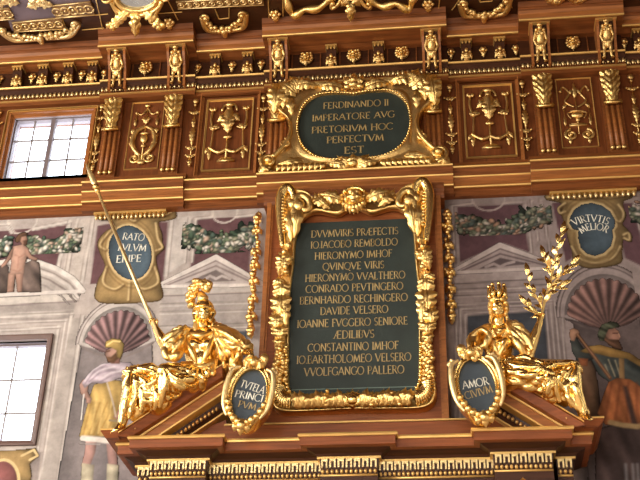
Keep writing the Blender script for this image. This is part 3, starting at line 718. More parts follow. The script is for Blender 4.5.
t = thing('ceiling_cartouche', 'gilded wavy cartouche at the top edge, above the middle of the oval inscription', 'cartouche', tuple(cart(350, 10, 0, 18)))
def c2(px, py, o=0.): return cart(px, py, o, 20)
g = MB()
g.tube(curve([c2(286, -4, .02), c2(290, 9, .03), c2(295, 15, .04), c2(305, 9, .04), c2(318, 8, .04), c2(330, -1, .03), c2(338, -8, .03)], 6), [.03+.02*sin(i*.35)**2 for i in range(37)], 8)
g.tube(curve([c2(364, -8, .03), c2(372, 1, .03), c2(384, 6, .04), c2(396, 3, .04), c2(408, 9, .04), c2(412, 1, .03), c2(414, -6, .03)], 6), [.03+.02*sin(i*.35)**2 for i in range(37)], 8)
g.build('wavy_frame', GOLD, t, True)
g = MB()
for k in (-1, 1):
    g.tube(curve([c2(351+k*8, -6, .03), c2(351+k*12, 3, .04), c2(351+k*19, 8, .04), c2(351+k*20, 2, .04)], 6), [.026-.0006*i for i in range(19)], 8); g.ell(c2(351+k*18, 3, .05), .03)
    g.leaf(c2(351+k*2, -4, .04), c2(351+k*10, 6, .05), .05, .03, 3, 0, CN)
g.build('scroll_legs', GOLDD, t, True)
g = MB(); g.leaf(c2(351, 2, .03), c2(351, 21, .05), .06, .05, 3, .02, CN); g.ell(c2(351, 8, .06), (.05, .045, .05)); g.ell(c2(351, 14, .06), .035); g.ell(c2(351, 18, .05), .022); g.build('drop_mask', GOLDD, t, True)
t = thing('ceiling_cartouche', 'scraps of a gilded cartouche at the top edge, near the right corner', 'cartouche', tuple(oc(566, 0)))
g = MB()
for a, b in ((550, 0), (556, 1), (562, -2), (574, -2), (579, 0)): g.ell(oc(a, b, .03), (.05, .05, .04), None, 8, 6)
g.tube(curve([oc(545, -3, .03), oc(556, 3, .04), oc(566, -3, .03), oc(577, 2, .04), oc(588, -4, .03)], 6), .03, 8); g.build('gilded_scrollwork', GOLDD, t, True)
for a, b, l in ((169, 22, 'small gilded flower knob on the ceiling, right of the mirror cartouche'), (275, 14, 'small gilded mask knob on the ceiling, left of the wavy cartouche'), (428, 4, 'small gilded knob on the ceiling, right of the wavy cartouche'), (39, 2, 'gilded flourish on the violet ceiling field at the top left corner'), (5, 0, 'gilded flourish cut by the top left corner of the photo')):
    big = 'flourish' in l; p = oc(a, b, .02)
    t = thing('ceiling_ornament' if big else 'ceiling_rosette', l, 'ornament', tuple(p)); g = MB()
    if big:
        for k in (-1, 1):
            g.leaf(p, p+Vector((k*.16, .05, -.02)), .06, .03, 3, 0, UPN); g.leaf(p, p+Vector((k*.1, -.06, -.02)), .05, .03, 3, 0, UPN)
        g.ell(p, (.05, .05, .04))
    else:
        g.ell(p+Vector((0, 0, -.02)), .035)
        for k in range(6): g.ell(p+Vector((.045*cos(k*PI/3), .045*sin(k*PI/3), -.005)), .028, None, 6, 5)
        g.leaf(p+Vector((0, 0, -.03)), p+Vector((0, .09, -.05)), .035, .02, 2, 0, UPN)
    g.build('gilded_petals', GILTW if a < 60 else GOLDD, t, True)

# ================================================================== oval inscription cartouche
def resample(pts, n):
    P = [Vector((a, 0, b)) for a, b in pts]; P.append(P[0]); L = [0]
    for a, b in zip(P[:-1], P[1:]): L.append(L[-1]+(b-a).length)
    out = []; j = 0
    for i in range(n):
        s_ = L[-1]*i/n
        while L[j+1] < s_: j += 1
        p = P[j].lerp(P[j+1], (s_-L[j])/max(L[j+1]-L[j], 1e-9)); out.append((p.x, p.z))
    return out
def mirror(h, cx, cz, n=8):
    c = [(p.x, p.z) for p in curve([(a, 0, b) for a, b in h], n)]
    c = [(0 if i in (0, len(c)-1) else a, b) for i, (a, b) in enumerate(c)]
    full = c+[(-a, b) for a, b in c[-2:0:-1]]; return [(cx+a, cz+b) for a, b in full]
OX, OZ, OY = -.01, 9.19, -.13
t = thing('inscription_cartouche', 'oval dark slate inscription of five lines in a wide gilded frame, at the upper centre', 'cartouche', (OX, 0, 8.55))
fld = mirror([(0, .42), (.22, .45), (.42, .42), (.55, .28), (.60, .06), (.57, -.16), (.46, -.33), (.28, -.42), (0, -.44)], OX, OZ)
outl = mirror([(0, .60), (.16, .56), (.34, .60), (.52, .63), (.72, .64), (.90, .60), (.92, .42), (.84, .26), (.73, .14), (.70, -.04), (.73, -.22), (.80, -.36), (.97, -.44), (1.0, -.57), (.75, -.61), (.4, -.60), (0, -.63)], OX, OZ)
SF = MB().plate(fld, OY, -.0).build('slate_field', SLATE, t)
n = 160; fi = resample(fld, n); fo = resample(outl, n)
MB().band(fi, fo, [(0, OY+.02), (.02, OY-.03), (.10, OY-.05), (.16, OY-.02), (.22, OY-.015), (.5, OY-.045), (.8, OY-.02), (.9, OY-.05), (1, OY-.03), (1.0, 0)]).build('gilded_frame', GOLDD, t, True)
MB().beads([(a*1.02-OX*.02, OY-.035, OZ+(b-OZ)*1.03) for a, b in fi+fi[:1]], .016, .034).build('bead_border', GOLDP, t, True)
g = MB(); Y = OY-.06
for k in (-1, 1):
    g.leaf((OX+k*.13, Y, OZ+.50), (OX+k*.40, Y, OZ+.54), .09, .05, 4, -.02); g.leaf((OX+k*.66, Y, OZ+.56), (OX+k*.38, Y, OZ+.55), .09, .06, 4, -.02)
    g.leaf((OX+k*.60, Y, OZ+.50), (OX+k*.72, Y, OZ+.70), .08, .05, 3); g.leaf((OX+k*.64, Y, OZ+.46), (OX+k*.84, Y, OZ+.62), .09, .05, 4)
    g.leaf((OX+k*.84, Y, OZ+.60), (OX+k*.88, Y+.03, OZ+.20), .11, .06, 5); g.leaf((OX+k*.76, Y, OZ+.54), (OX+k*.78, Y+.02, OZ+.26), .07, .04, 4)
    g.leaf((OX+k*.70, Y, OZ+.40), (OX+k*.68, Y+.02, OZ+.16), .05, .03, 3)
    g.scroll((OX+k*.74, Y, OZ-.22), .06, 1.3, PI/2, k, .018)
    g.tube(curve([(OX+k*.70, Y+.02, OZ+.1), (OX+k*.68, Y, OZ-.08), (OX+k*.74, Y, OZ-.24), (OX+k*.86, Y, OZ-.40)]), [.018+.012*i/24 for i in range(25)], 8)
    g.scroll((OX+k*.90, Y, OZ-.45), .09, 1.5, -PI/2, k, .03); g.ell((OX+k*.9, Y-.02, OZ-.45), .045)
    for i in range(9):
        x = .30+i*.058; g.leaf((OX+k*x, Y+.01, OZ-.49), (OX+k*(x+.05), Y-.0, OZ-.61), .034, .03, 1)
    g.leaf((OX+k*.02, Y, OZ-.58), (OX+k*.17, Y, OZ-.43), .06, .05, 3); g.leaf((OX+k*.05, Y-.01, OZ-.58), (OX+k*.28, Y, OZ-.52), .06, .05, 4); g.leaf((OX+k*.88, Y, OZ-.50), (OX+k*1.0, Y, OZ-.62), .06, .04, 3)
    g.leaf((OX+k*.55, Y+.02, OZ-.44), (OX+k*.80, Y, OZ-.50), .05, .03, 3)
g.leaf((OX, Y, OZ-.60), (OX, Y, OZ-.40), .06, .06, 3); g.ell((OX, Y-.03, OZ-.55), (.06, .04, .05))
g.leaf((OX, Y, OZ+.48), (OX, Y, OZ+.70), .06, .05, 3); g.ell((OX, Y-.02, OZ+.52), (.06, .04, .045)); g.ell((OX, Y-.04, OZ+.565), (.04, .04, .04))
for k in (-1, 1): g.ell((OX+k*.07, Y-.01, OZ+.50), (.04, .03, .035)); g.leaf((OX+k*.03, Y, OZ+.5), (OX+k*.11, Y, OZ+.66), .05, .04, 3)
g.build('gilded_leafwork', GOLD, t, True)
def line(t, s, x0, x1, y, h, Y, M=LETTER):
    """lettering measured from the photo: left, right and mid-height in survey points"""
    a, b = at(x0, y, Y), at(x1, y, Y); o = textmb(s, (a.x+b.x)/2, (a.z+b.z)/2+(0), h, Y-.004, b.x-a.x).build('lettering', M, t); return o
for s, x0, x1, y in (('FERDINANDO II', 323.5, 388.5, 104.3), ('IMPERATORE AVG', 312.5, 394.5, 116.3), ('PRETORIVM HOC', 312, 393, 128.3), ('PERFECTVM', 327, 383.5, 138.8), ('EST', 344.5, 364, 150)):
    line(SF, s, x0, x1, y, .088, OY)

# ================================================================== great tablet
t = thing('tablet_surround', 'tall walnut surround with moulded edges behind the great slate tablet', 'panel', (0, 0, 5.42))
b = MB(); b.box(-.86, .86, -.20, 0, 5.62, 8.30); b.build('back_board', WOODR, t)
for k in (-1, 1):
    b = MB(); lo_, hi = sorted((k*.89, k*.845)); b.box(lo_, hi, -.235, 0, 5.62, 8.27)
    lo_, hi = sorted((k*.845, k*.825)); b.box(lo_, hi, -.215, 0, 5.7, 8.2)
    b.build('side_moulding', WOODL, t)
MB().run([(0, 0), (-.22, 0), (-.24, .03), (-.25, .09), (-.28, .12), (-.28, .15), (0, .15)], (-.93, 8.15), (.93, 8.15)).build('top_moulding', WOOD, t)
b = MB(); b.run([(0, 0), (-.40, 0), (-.40, .22), (-.36, .25), (0, .25)], (-1.14, 5.42), (1.14, 5.42)); b.build('base_panel', WOODR, t)
b = MB(); b.run([(0, 0), (-.41, 0), (-.41, .015), (0, .015)], (-1.14, 5.645), (1.14, 5.645)); b.build('gilt_fillet', GILT, t)
TY = -.27
def T(px, py, o=0.): p = at(px, py, TY); return Vector((p.x, TY-o, p.z))
Tz = lambda y: at(352, y, TY).z
t = thing('inscription_tablet', 'great upright slate tablet with thirteen lines of gilt lettering in a carved gilded frame', 'tablet', (0, TY, Tz(412)))
st = MB(); z0, z1 = Tz(398), Tz(221)
st.plate([(-.61, z0), (.65, z0), (.65, z1), (-.61, z1)], TY, -.2); SF = st.build('slate_field', SLATE, t)
MB().box(-.60, .64, TY-.004, TY, Tz(388.8), Tz(388.0)).build('incised_line', mat('slate_line', (104, 122, 112), .6), t)
for s, x0, x1, y in (('DVVMVIRIS PR\u00c6FECTIS', 311.5, 398, 232.5), ('IO.IACOBO REMBOLDO', 311, 397.5, 243.5), ('HIERONYMO IMHOF', 315, 392, 254.8), ('QVINQVE VIRIS', 323, 384, 265.8), ('HIERONYMO VVALTHERO', 305.5, 405, 276.6), ('CONRADO PEVTINGERO', 306, 403, 287.6), ('BERNHARDO RECHINGERO', 300, 407.5, 299), ('DAVIDE VELSERO', 320.5, 388, 310.2), ('IOANNE FVGGERO SENIORE', 297.5, 407.5, 322.4), ('\u00c6DILIBVS', 334, 374, 334.4), ('CONSTANTINO IMHOF', 308, 398.5, 346.6), ('IO.BARTHOLOMEO VELSERO', 297, 411, 358.4), ('VVOLFGANGO PALLERO', 304.5, 404, 370.8)):
    line(SF, s, x0, x1, y, .082, TY)
# carved frame: the half profile is drawn once and mirrored
FX = .020
zc = {y: Tz(y) for y in range(180, 420)}
inn = mirror([(0, zc[207]), (.10, zc[212]), (.18, zc[215]), (.36, zc[211]), (.47, zc[213]), (.555, zc[222]), (.588, zc[240]), (.60, zc[265]), (.628, zc[300]), (.615, zc[340]), (.605, zc[372]), (.585, zc[388]), (.50, zc[396]), (.25, zc[397]), (0, zc[396])], FX, 0)
out = mirror([(0, zc[192]), (.12, zc[195]), (.30, zc[198]), (.42, zc[198]), (.52, zc[190]), (.66, zc[188]), (.76, zc[193]), (.755, zc[215]), (.72, zc[245]), (.71, zc[270]), (.76, zc[295]), (.765, zc[325]), (.72, zc[345]), (.755, zc[380]), (.76, zc[400]), (.66, zc[411]), (.35, zc[412]), (0, zc[411])], FX, 0)
ni = 220; ri, ro = resample(inn, ni), resample(out, ni)
MB().band(ri, ro, [(0, TY+.04), (.0, TY-.02), (.10, TY-.045), (.18, TY-.03), (.24, TY-.02), (.6, TY-.05), (.86, TY-.035), (.9, TY-.055), (.98, TY-.045), (1, -.2)]).build('gilded_frame', GOLD, t, True)
side = [p for p in ri if p[1] < zc[345]]; rt = [p for p in side if p[0] > 0]; lf = [p for p in side if p[0] <= 0]
bd = MB()
for grp in (rt, lf):
    grp = sorted(grp, key=lambda p: -p[1]); grp = [p for p in grp if p[1] > zc[394]]
    bd = MB(); bd.beads([(FX+(a-FX)*1.035, TY-.05, b) for a, b in grp], .02, .042, 7, 5); bd.build('bead_border', GOLDP, t, True)
Y = TY-.06
# corner volutes
for k in (-1, 1):
    g = MB()
    X = lambda v: FX+k*v
    for x0_, z0_, x1_, w in ((.70, zc[198], .69, .065),):
        g.tube(curve([(X(.60), Y, zc[213]), (X(.63), Y-.02, zc[195]), (X(.70), Y-.03, zc[190]), (X(.755), Y-.02, zc[200]), (X(.745), Y-.01, zc[222]), (X(.71), Y, zc[248])]), [.03+.028*sin(PI*i/40) for i in range(41)], 10)
    for i in range(13): g.ell((X(.735-.0035*i), Y-.045+.001*i, zc[196]-.037*i*1.02), (.042-.001*i, .028, .013), None, 8, 5)
    g.build('corner_volute', GOLDP, t, True)
    g = MB(); g.tube(curve([(X(.62), Y-.01, zc[226]), (X(.60), Y-.02, zc[205]), (X(.55), Y-.02, zc[198]), (X(.47), Y-.02, zc[202]), (X(.45), Y-.02, zc[210]), (X(.50), Y-.025, zc[213]), (X(.53), Y-.03, zc[207])]), [.05-.0005*i for i in range(49)], 10)
    g.ell((X(.56), Y-.04, zc[208]), (.06, .04, .07)); g.ell((X(.63), Y-.03, zc[206]), (.05, .04, .06))
    g.leaf((X(.55), Y-.01, zc[206]), (X(.60), Y-.01, zc[240]), .07, .06, 3); g.leaf((X(.66), Y-.01, zc[208]), (X(.63), Y-.01, zc[244]), .06, .05, 4)
    g.build('corner_scroll', GOLD, t, True)
    g = MB(); g.leaf((X(.12), Y, zc[203]), (X(.40), Y, zc[196]), .08, .05, 4, -.01); g.leaf((X(.42), Y, zc[200]), (X(.24), Y-.01, zc[212]), .07, .05, 4); g.scroll((X(.22), Y, zc[199]), .055, 1.4, 0, -k, .018)
    for i in range(5): g.leaf((X(.2+i*.04), Y, zc[206]), (X(.23+i*.045), Y, zc[194]), .03, .03, 2)
    g.build('leaf_swag', GOLD, t, True)
    g = MB()  # side leaves and fruit
    for i, (x, y, dx, dy, w) in enumerate(((.69, 252, .02, 24, .08), (.66, 258, -.05, 8, .05), (.71, 262, .03, 14, .05), (.68, 250, -.06, -6, .04), (.70, 300, .0, -22, .09), (.70, 292, .0, 32, .11), (.73, 312, .015, 24, .08), (.66, 300, -.01, 30, .06), (.70, 325, -.0, 20, .09), (.73, 290, .01, -14, .06))):
        g.leaf((X(x), Y, zc[y]), (X(x+dx), Y, zc[y+dy]), w, .05, 4)
    for y in range(254, 276, 5): g.ell((X(.69+.02*rng.randn()), Y-.03, zc[y]), .03)
    g.build('side_leafwork', GOLD, t, True)
    g = MB()
    for i in range(46):
        u = i/45; y = 348+36*u; g.ell((X(.70+.025*rng.randn()), Y+.005-.02*rng.rand(), zc[int(y)]), .022+.012*rng.rand(), None, 7, 5)
    g.leaf((X(.70), Y, zc[338]), (X(.71), Y-.01, zc[352]), .06, .05, 3)
    g.build('fruit_bundle', GOLD, t, True)
    g = MB()
    for i in range(12):
        a = math.radians(8-i*9.5); c0 = (.60, zc[388]); r0, r1 = .05, .17
        g.leaf((X(c0[0]+r0*cos(a)*.8), Y, c0[1]+r0*sin(a)), (X(c0[0]+r1*cos(a)), Y+.01, c0[1]+r1*1.25*sin(a)), .026, .03, 1)
    g.build('gadrooned_corner', GOLDP, t, True)
    g = MB()
    for i in range(9):
        x = .09+i*.05; g.leaf((X(x), Y-.02, zc[409]-.01), (X(x+.05), Y-.03, zc[395]+.03*cos(i*1.7)), .05, .045, 3); g.leaf((X(x+.06), Y, zc[396]), (X(x), Y-.01, zc[408]), .045, .045, 3)
    for i in range(34): g.ell((X(.05+.47*rng.rand()), Y-.025, zc[403]+.05*rng.randn()*.6), .02+.012*rng.rand(), None, 7, 5)
    g.build('bottom_leafwork', GOLD, t, True)
g = MB()
for i in range(-3, 4): g.leaf((FX, Y-.01, zc[409]), (FX+.055*i, Y, zc[391]+.03*abs(i)*-.6), .045, .05, 2)
g.ell((FX, Y-.04, zc[404]), (.06, .04, .05)); g.build('bottom_palmette', GOLDP, t, True)
# mask head in the middle of the top rail
g = MB(); hz = zc[203]
g.ell((FX, Y-.03, hz), (.085, .08, .105)); g.ell((FX, Y-.125, hz-.005), (.02, .03, .035)); g.ell((FX, Y-.10, hz+.035), (.065, .03, .018))
for k in (-1, 1):
    g.ell((FX+k*.04, Y-.09, hz-.025), (.032, .03, .03)); g.ell((FX+k*.035, Y-.105, hz+.012), (.014, .012, .01)); g.ell((FX+k*.085, Y-.02, hz), (.02, .03, .035))
g.ell((FX, Y-.10, hz-.052), (.03, .02, .011)); g.ell((FX, Y-.09, hz-.08), (.032, .03, .024))
voxel(g, 'mask_head', GOLD, t, .009, 2)
g = MB()
for i in range(-4, 5): g.leaf((FX+i*.02, Y-.01, hz+.07), (FX+i*.032, Y-.02, hz+.175-.006*i*i), .03, .04, 1)
g.tube([(FX+.095*cos(a*PI/10), Y-.05, hz+.06+.05*sin(a*PI/10)) for a in range(11)], .02, 8); g.build('feather_crown', GOLDP, t, True)
g = MB()
for i in range(-3, 4): g.leaf((FX+i*.025, Y-.04, hz-.06), (FX+i*.04, Y-.03, hz-.20+.008*i*i), .035, .045, 2)
g.ell((FX, Y-.06, hz-.17), .03); g.build('leaf_beard', GOLD, t, True)

# side festoons of the surround
def festoon(k, x, y0, y1, label):
    p0, p1 = at(x, y0, -.1), at(x-k*0, y1, -.1); t = thing('side_festoon', label, 'ornament', (p0.x, 0, p1.z)); g = MB()
    Xc = p0.x; L = p0.z-p1.z
    g.leaf((Xc, -.06, p0.z-.10), (Xc, -.05, p0.z+.06), .05, .03, 3)
    for i in range(30):
        u = i/29; w = .02+.035*(sin(PI*u*3.0)**2); g.ell((Xc+rng.randn()*w*.5, -.06-.03*rng.rand(), p0.z-L*u), .02+.02*rng.rand(), None, 7, 5)
    for u in (.12, .3, .42, .55, .7, .84):
        for s_ in (-1, 1): g.leaf((Xc, -.07, p0.z-L*u), (Xc+s_*.055, -.05, p0.z-L*u-.07), .035, .03, 2)
    g.leaf((Xc, -.06, p1.z+.1), (Xc, -.05, p1.z-.05), .045, .04, 3); g.tube([(Xc, -.04, p0.z), (Xc, -.04, p1.z)], .012, 6)
    g.build('gilded_fruit_string', GOLD, t, True)
festoon(-1, 257.5, 213, 332, 'gilded fruit festoon along the left side of the walnut surround')
festoon(1, 447, 210, 318, 'gilded fruit festoon along the right side of the walnut surround')

# ================================================================== portal with broken pediment
PZ = 5.445
def mitre(mb, xa, xb, yb, prof, xl=None, yback=0.):
    """moulding returned on both ends; prof = (projection, z) top to bottom"""
    vs = []; n = len(prof)
    for p, z in prof: vs += [(xa-p, yback, z), (xa-p, yb-p, z), (xb+p, yb-p, z), (xb+p, yback, z)]
    fs = [(i*4+k, i*4+k+1, (i+1)*4+k+1, (i+1)*4+k) for i in range(n-1) for k in range(3)]+[(3, 2, 1, 0), tuple(4*(n-1)+k for k in range(4))]
    fs += [(i*4, (i+1)*4, (i+1)*4+3, i*4+3) for i in range(n-1)]
    return mb.add(vs, fs)
UNITS = [(-1.90, -1.80, -.38, 'end'), (-1.755, -1.25, -.52, 'ressaut'), (-1.25, -.24, -.40, 'recess'), (-.24, .26, -.49, 'ressaut'), (.26, 1.26, -.40, 'recess'), (1.26, 1.755, -.52, 'ressaut'), (1.80, 1.93, -.38, 'end')]
t = thing('portal_entablature', 'walnut portal entablature with gilded dentils stepping forward under the broken pediment', 'entablature', (0, 0, 4.55))
w_, wl, gf, bdr = MB(), MB(), MB(), MB()
for xa, xb, yb, kind in UNITS:
    e = 0 if kind != 'recess' else -.17
    mitre(wl, xa-e, xb+e, yb, [(.165, PZ-.028), (.165, PZ-.105), (.15, PZ-.11), (.10, PZ-.112)]) if kind != 'recess' else wl.run([(0, PZ-.028), (yb-.165, PZ-.028), (yb-.165, PZ-.105), (yb-.10, PZ-.112), (0, PZ-.112)], (xa, 0), (xb, 0))
    P2 = [(.12, PZ-.108), (.09, PZ-.125), (.045, PZ-.14), (.025, PZ-.165), (.012, PZ-.17), (0, PZ-.262), (0, 4.73)]
    if kind == 'recess':
        w_.run([(0, P2[0][1])]+[(yb-p, z) for p, z in P2]+[(0, P2[-1][1])], (xa, 0), (xb, 0))
        gf.run([(0, PZ-.03), (yb-.18, PZ-.03), (yb-.185, PZ-.015), (yb-.18, PZ), (0, PZ)], (xa, 0), (xb, 0))
        gf.run([(0, PZ-.182), (yb-.03, PZ-.182), (yb-.03, PZ-.163), (0, PZ-.163)], (xa, 0), (xb, 0))
    else:
        mitre(w_, xa, xb, yb, P2); mitre(gf, xa, xb, yb, [(.18, PZ), (.188, PZ-.015), (.18, PZ-.03)], None, yb if kind == 'end' else 0); mitre(gf, xa, xb, yb, [(.03, PZ-.163), (.03, PZ-.182)], None, yb if kind == 'end' else 0)
    dn = MB(); n = max(2, round((xb-xa)/.067)); st_ = (xb-xa)/n
    for k in range(n):
        x = xa+(k+.5)*st_
        # key pattern: a hanging tooth joined to the rail on one side
        dn.box(x-.027, x-.012, yb-.03, yb, PZ-.262, PZ-.182); dn.box(x+.012, x+.027, yb-.03, yb, PZ-.262, PZ-.182); dn.box(x-.027, x+.027, yb-.028, yb, PZ-.205, PZ-.182)
    dn.build('key_dentils', GILTW, t)
    n = max(2, round((xb-xa)/.04))
    for k in range(n): bdr.ell((xa+(k+.5)*(xb-xa)/n, yb-.01, PZ-.292), (.016, .018, .02), None, 6, 4)
    bdr.box(xa, xb, yb-.012, yb, PZ-.335, PZ-.318)
# sides of the end blocks fall back to the wall
w_.build('bed_moulding_and_frieze', WOODD, t); wl.build('cornice', WOODR, t); gf.build('gilt_fillet', GILT, t); bdr.build('bead_course', GILT, t, True)
g = MB(); x, z = at(523, 479, -.56).x, at(523, 479, -.56).z; g.leaf((x, -.55, z-.1), (x, -.55, z+.02), .06, .03, 3); g.build('gilded_tip', GOLD, t, True)

def rake(k, label):
    t = thing('pediment_slope', label, 'pediment', (k*1.55, 0, PZ))
    A = (k*2.03, 5.475); B_ = (k*1.135, 6.115)
    def ln(prof, mat_, name, sm=False):
        MB().run(prof, A, B_).build(name, mat_, t)
    ln([(0, .0), (-.69, .0), (-.70, -.02), (-.66, -.10), (-.60, -.115), (0, -.115)], WOODR, 'crown_moulding')
    ln([(0, -.13), (-.59, -.13), (-.59, -.225), (-.50, -.235), (0, -.235)], WOODL, 'raking_cornice')
    MB().run([(0, -.112), (-.61, -.112), (-.61, -.132), (0, -.132)], A, B_).run([(0, -.222), (-.595, -.222), (-.595, -.240), (0, -.240)], A, B_).run([(0, -.335), (-.43, -.335), (-.43, -.352), (0, -.352)], A, B_).run([(0, .0), (-.70, .0), (-.70, .012), (0, .012)], A, B_).build('gilt_fillet', GILT, t)
    ln([(0, -.235), (-.48, -.24), (-.46, -.30), (-.42, -.335), (0, -.34)], WOODD, 'bed_moulding')
    b = MB(); n = 22
    for i in range(n):
        u = .10+.84*(i+.5)/n; x = A[0]+(B_[0]-A[0])*u; z = A[1]+(B_[1]-A[1])*u-.285; b.ell((x, -.475, z), (.017, .02, .022), None, 6, 5)
    b.build('egg_moulding', GOLDD, t, True)
    b = MB(); b.plate([(k*1.9, PZ), (k*1.135, PZ), (k*1.135, 5.72)], -.36, 0); b.build('tympanum', WOODR, t)
    import bmesh
    for ch in t.children:
        bm = bmesh.new(); bm.from_mesh(ch.data); bmesh.ops.bisect_plane(bm, geom=bm.verts[:]+bm.edges[:]+bm.faces[:], plane_co=(0, 0, .002), plane_no=(0, 0, -1), clear_outer=True); bm.to_mesh(ch.data); bm.free()
    # horizontal return of the crown moulding at the lower end
    c = MB(); x0_, x1_ = sorted((k*1.96, k*2.19)); mitre(c, *( (-2.10, -1.985) if k < 0 else (1.985, 2.10) ), -.58, [(.095, PZ+.075), (.10, PZ+.06), (.06, PZ+.01), (.0, PZ)]); c.build('return_moulding', WOODR, t)
    c = MB(); mitre(c, *((-2.10, -1.985) if k < 0 else (1.985, 2.10)), -.58, [(.10, PZ+.088), (.105, PZ+.08), (.10, PZ+.07)]); c.build('return_fillet', GILT, t)
rake(-1, 'left slope of the broken walnut pediment, under the helmeted gilded figure')
rake(1, 'right slope of the broken walnut pediment, under the crowned gilded figure')
# ================================================================== frescoed wall
ST, STL, STD, PUR = (172, 160, 152), (196, 186, 176), (128, 116, 112), (98, 70, 72)
def zpx(c): return (c[0], c[1])
def wmid(px, py): p = at(px, py, 0); return (p.x, p.z)
S = Paint(WX0, WX1, 4.7, 8.45, .015, ST)
flat = dict(edge=0, side=0)
def mould(pts, w=.05):
    S.line(STL, pts, w, .01); S.line(STD, [(a+1.4, b+1.0) for a, b in pts], .012, .008, .7); S.line(STD, [(a-2.2, b-1.4) for a, b in pts], .01, .008, .5)
# left part
S.poly(PUR, [(-30, 234), (67, 225), (58, 268), (40, 300), (-30, 300)], **flat)
c = wmid(22, 222); S.oval(ST, c, .17, .15, **flat); S.line(STL, [(p[0], p[1]) for p in ring(c[0], c[1], .165, .145, 30)], .02, raw=True); S.oval((150, 120, 82), (c[0]+.0, c[1]+.10), .05, .05)
mould([(-20, 226), (8, 224), (12, 232)]); mould([(34, 229), (70, 222), (58, 268)])
S.poly((186, 174, 164), [(74, 220), (97, 217), (85, 284), (62, 274)], **flat); mould([(78, 219), (66, 276)], .02); mould([(94, 218), (82, 282)], .02)
S.poly(PUR, [(97.7, 225.6), (112, 223.5), (110, 283), (90, 284)], **flat); S.poly(PUR, [(150, 222), (168, 222), (163, 284), (150, 284)], **flat)
S.poly((184, 174, 166), [(170, 218), (190, 216), (186, 262), (164, 276)], **flat); mould([(172, 219), (166, 276)], .02); mould([(190, 219), (185, 262)], .02)
S.poly(PUR, [(196, 219), (254, 216), (250, 275), (190, 270)], **flat); c = wmid(225, 212); S.oval(ST, c, .14, .14, **flat); S.line(STL, ring(c[0], c[1], .135, .135, 30), .02, raw=True); S.oval((178, 140, 84), (c[0], c[1]+.02), .05, .05)
mould([(192, 262), (196, 219), (213, 217)], .025); mould([(237, 217), (255, 215), (251, 270)], .025)
# entablature bands left and centre-left
S.poly((188, 178, 168), [(-30, 296), (82, 290), (80, 300), (-30, 307)], **flat); S.line(STD, [(-30, 308), (78, 301)], .02); S.line(STD, [(-30, 293), (83, 288)], .012)
S.poly((150, 140, 133), [(-30, 309), (76, 302), (72, 318), (-30, 322)], **flat)
for y in (313, 318): S.line((178, 168, 160), [(-30, y+3), (74, y-3)], .012)
S.poly((182, 172, 164), [(158, 284), (262, 281), (262, 291), (158, 295)], **flat); S.line(STD, [(158, 296), (262, 292)], .015); S.line(STL, [(158, 285), (262, 282)], .02)
S.poly((164, 154, 148), [(162, 297), (262, 293), (262, 470), (160, 470)], **flat)
for y in (304, 312, 326): S.line((138, 128, 122), [(160, y), (262, y-3)], .012); S.line((190, 180, 172), [(160, y+2), (262, y-1)], .012)
S.poly((94, 98, 104), [(176, 334), (247, 331), (250, 420), (172, 420)], edge=.2, er=.1, side=0); mould([(172, 420), (174, 331), (250, 327), (252, 410)], .03)
# lower left window surround and pilaster
for o, w_ in ((0, .03), (7, .02), (13, .035)): mould([(-30, 333-o*1.1), (59+o, 327-o), (38+o*1.0, 450+o), (24+o, 520)], w_)
S.poly((160, 150, 142), [(72, 318), (84, 318), (58, 500), (36, 500)], **flat); mould([(83, 316), (56, 500)], .025)
S.poly((140, 128, 122), [(-30, 455), (42, 452), (34, 500), (-30, 500)], **flat)
# right part, the shade of this side mixed into darker paint colours
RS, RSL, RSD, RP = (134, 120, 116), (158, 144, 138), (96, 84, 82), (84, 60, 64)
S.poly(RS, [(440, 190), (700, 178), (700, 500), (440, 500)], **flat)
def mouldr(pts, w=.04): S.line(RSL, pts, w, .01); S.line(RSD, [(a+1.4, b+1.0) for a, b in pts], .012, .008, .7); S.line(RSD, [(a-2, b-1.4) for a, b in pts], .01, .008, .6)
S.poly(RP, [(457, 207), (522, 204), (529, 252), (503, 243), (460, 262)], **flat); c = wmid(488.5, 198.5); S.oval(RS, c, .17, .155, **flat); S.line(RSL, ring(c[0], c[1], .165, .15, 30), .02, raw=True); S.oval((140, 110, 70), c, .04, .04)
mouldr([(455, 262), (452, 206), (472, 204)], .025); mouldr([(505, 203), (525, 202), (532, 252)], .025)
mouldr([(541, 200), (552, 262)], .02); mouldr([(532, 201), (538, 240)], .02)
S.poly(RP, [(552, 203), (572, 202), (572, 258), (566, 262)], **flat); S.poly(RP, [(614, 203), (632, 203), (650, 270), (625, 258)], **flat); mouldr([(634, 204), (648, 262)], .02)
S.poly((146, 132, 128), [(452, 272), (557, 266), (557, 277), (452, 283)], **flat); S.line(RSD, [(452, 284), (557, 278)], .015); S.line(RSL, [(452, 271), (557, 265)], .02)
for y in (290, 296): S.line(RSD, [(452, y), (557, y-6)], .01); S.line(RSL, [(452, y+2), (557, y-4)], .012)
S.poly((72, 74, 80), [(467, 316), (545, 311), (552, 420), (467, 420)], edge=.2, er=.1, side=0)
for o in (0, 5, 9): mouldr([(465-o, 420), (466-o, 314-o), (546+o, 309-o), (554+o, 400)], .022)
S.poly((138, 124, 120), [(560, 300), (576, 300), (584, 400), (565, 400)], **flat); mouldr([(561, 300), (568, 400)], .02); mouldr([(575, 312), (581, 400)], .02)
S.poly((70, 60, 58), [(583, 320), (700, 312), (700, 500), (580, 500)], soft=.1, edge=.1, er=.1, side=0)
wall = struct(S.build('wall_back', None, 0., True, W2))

def fresco(name, label, cat, pts, cell, group=None):
    x0, x1, z0, z1 = pbox(pts); c = ((x0+x1)/2, 0, z0)
    return thing(name, label, cat, c, group), Paint(x0, x1, max(z0, 4.7), z1, cell, (0, 0, 0))

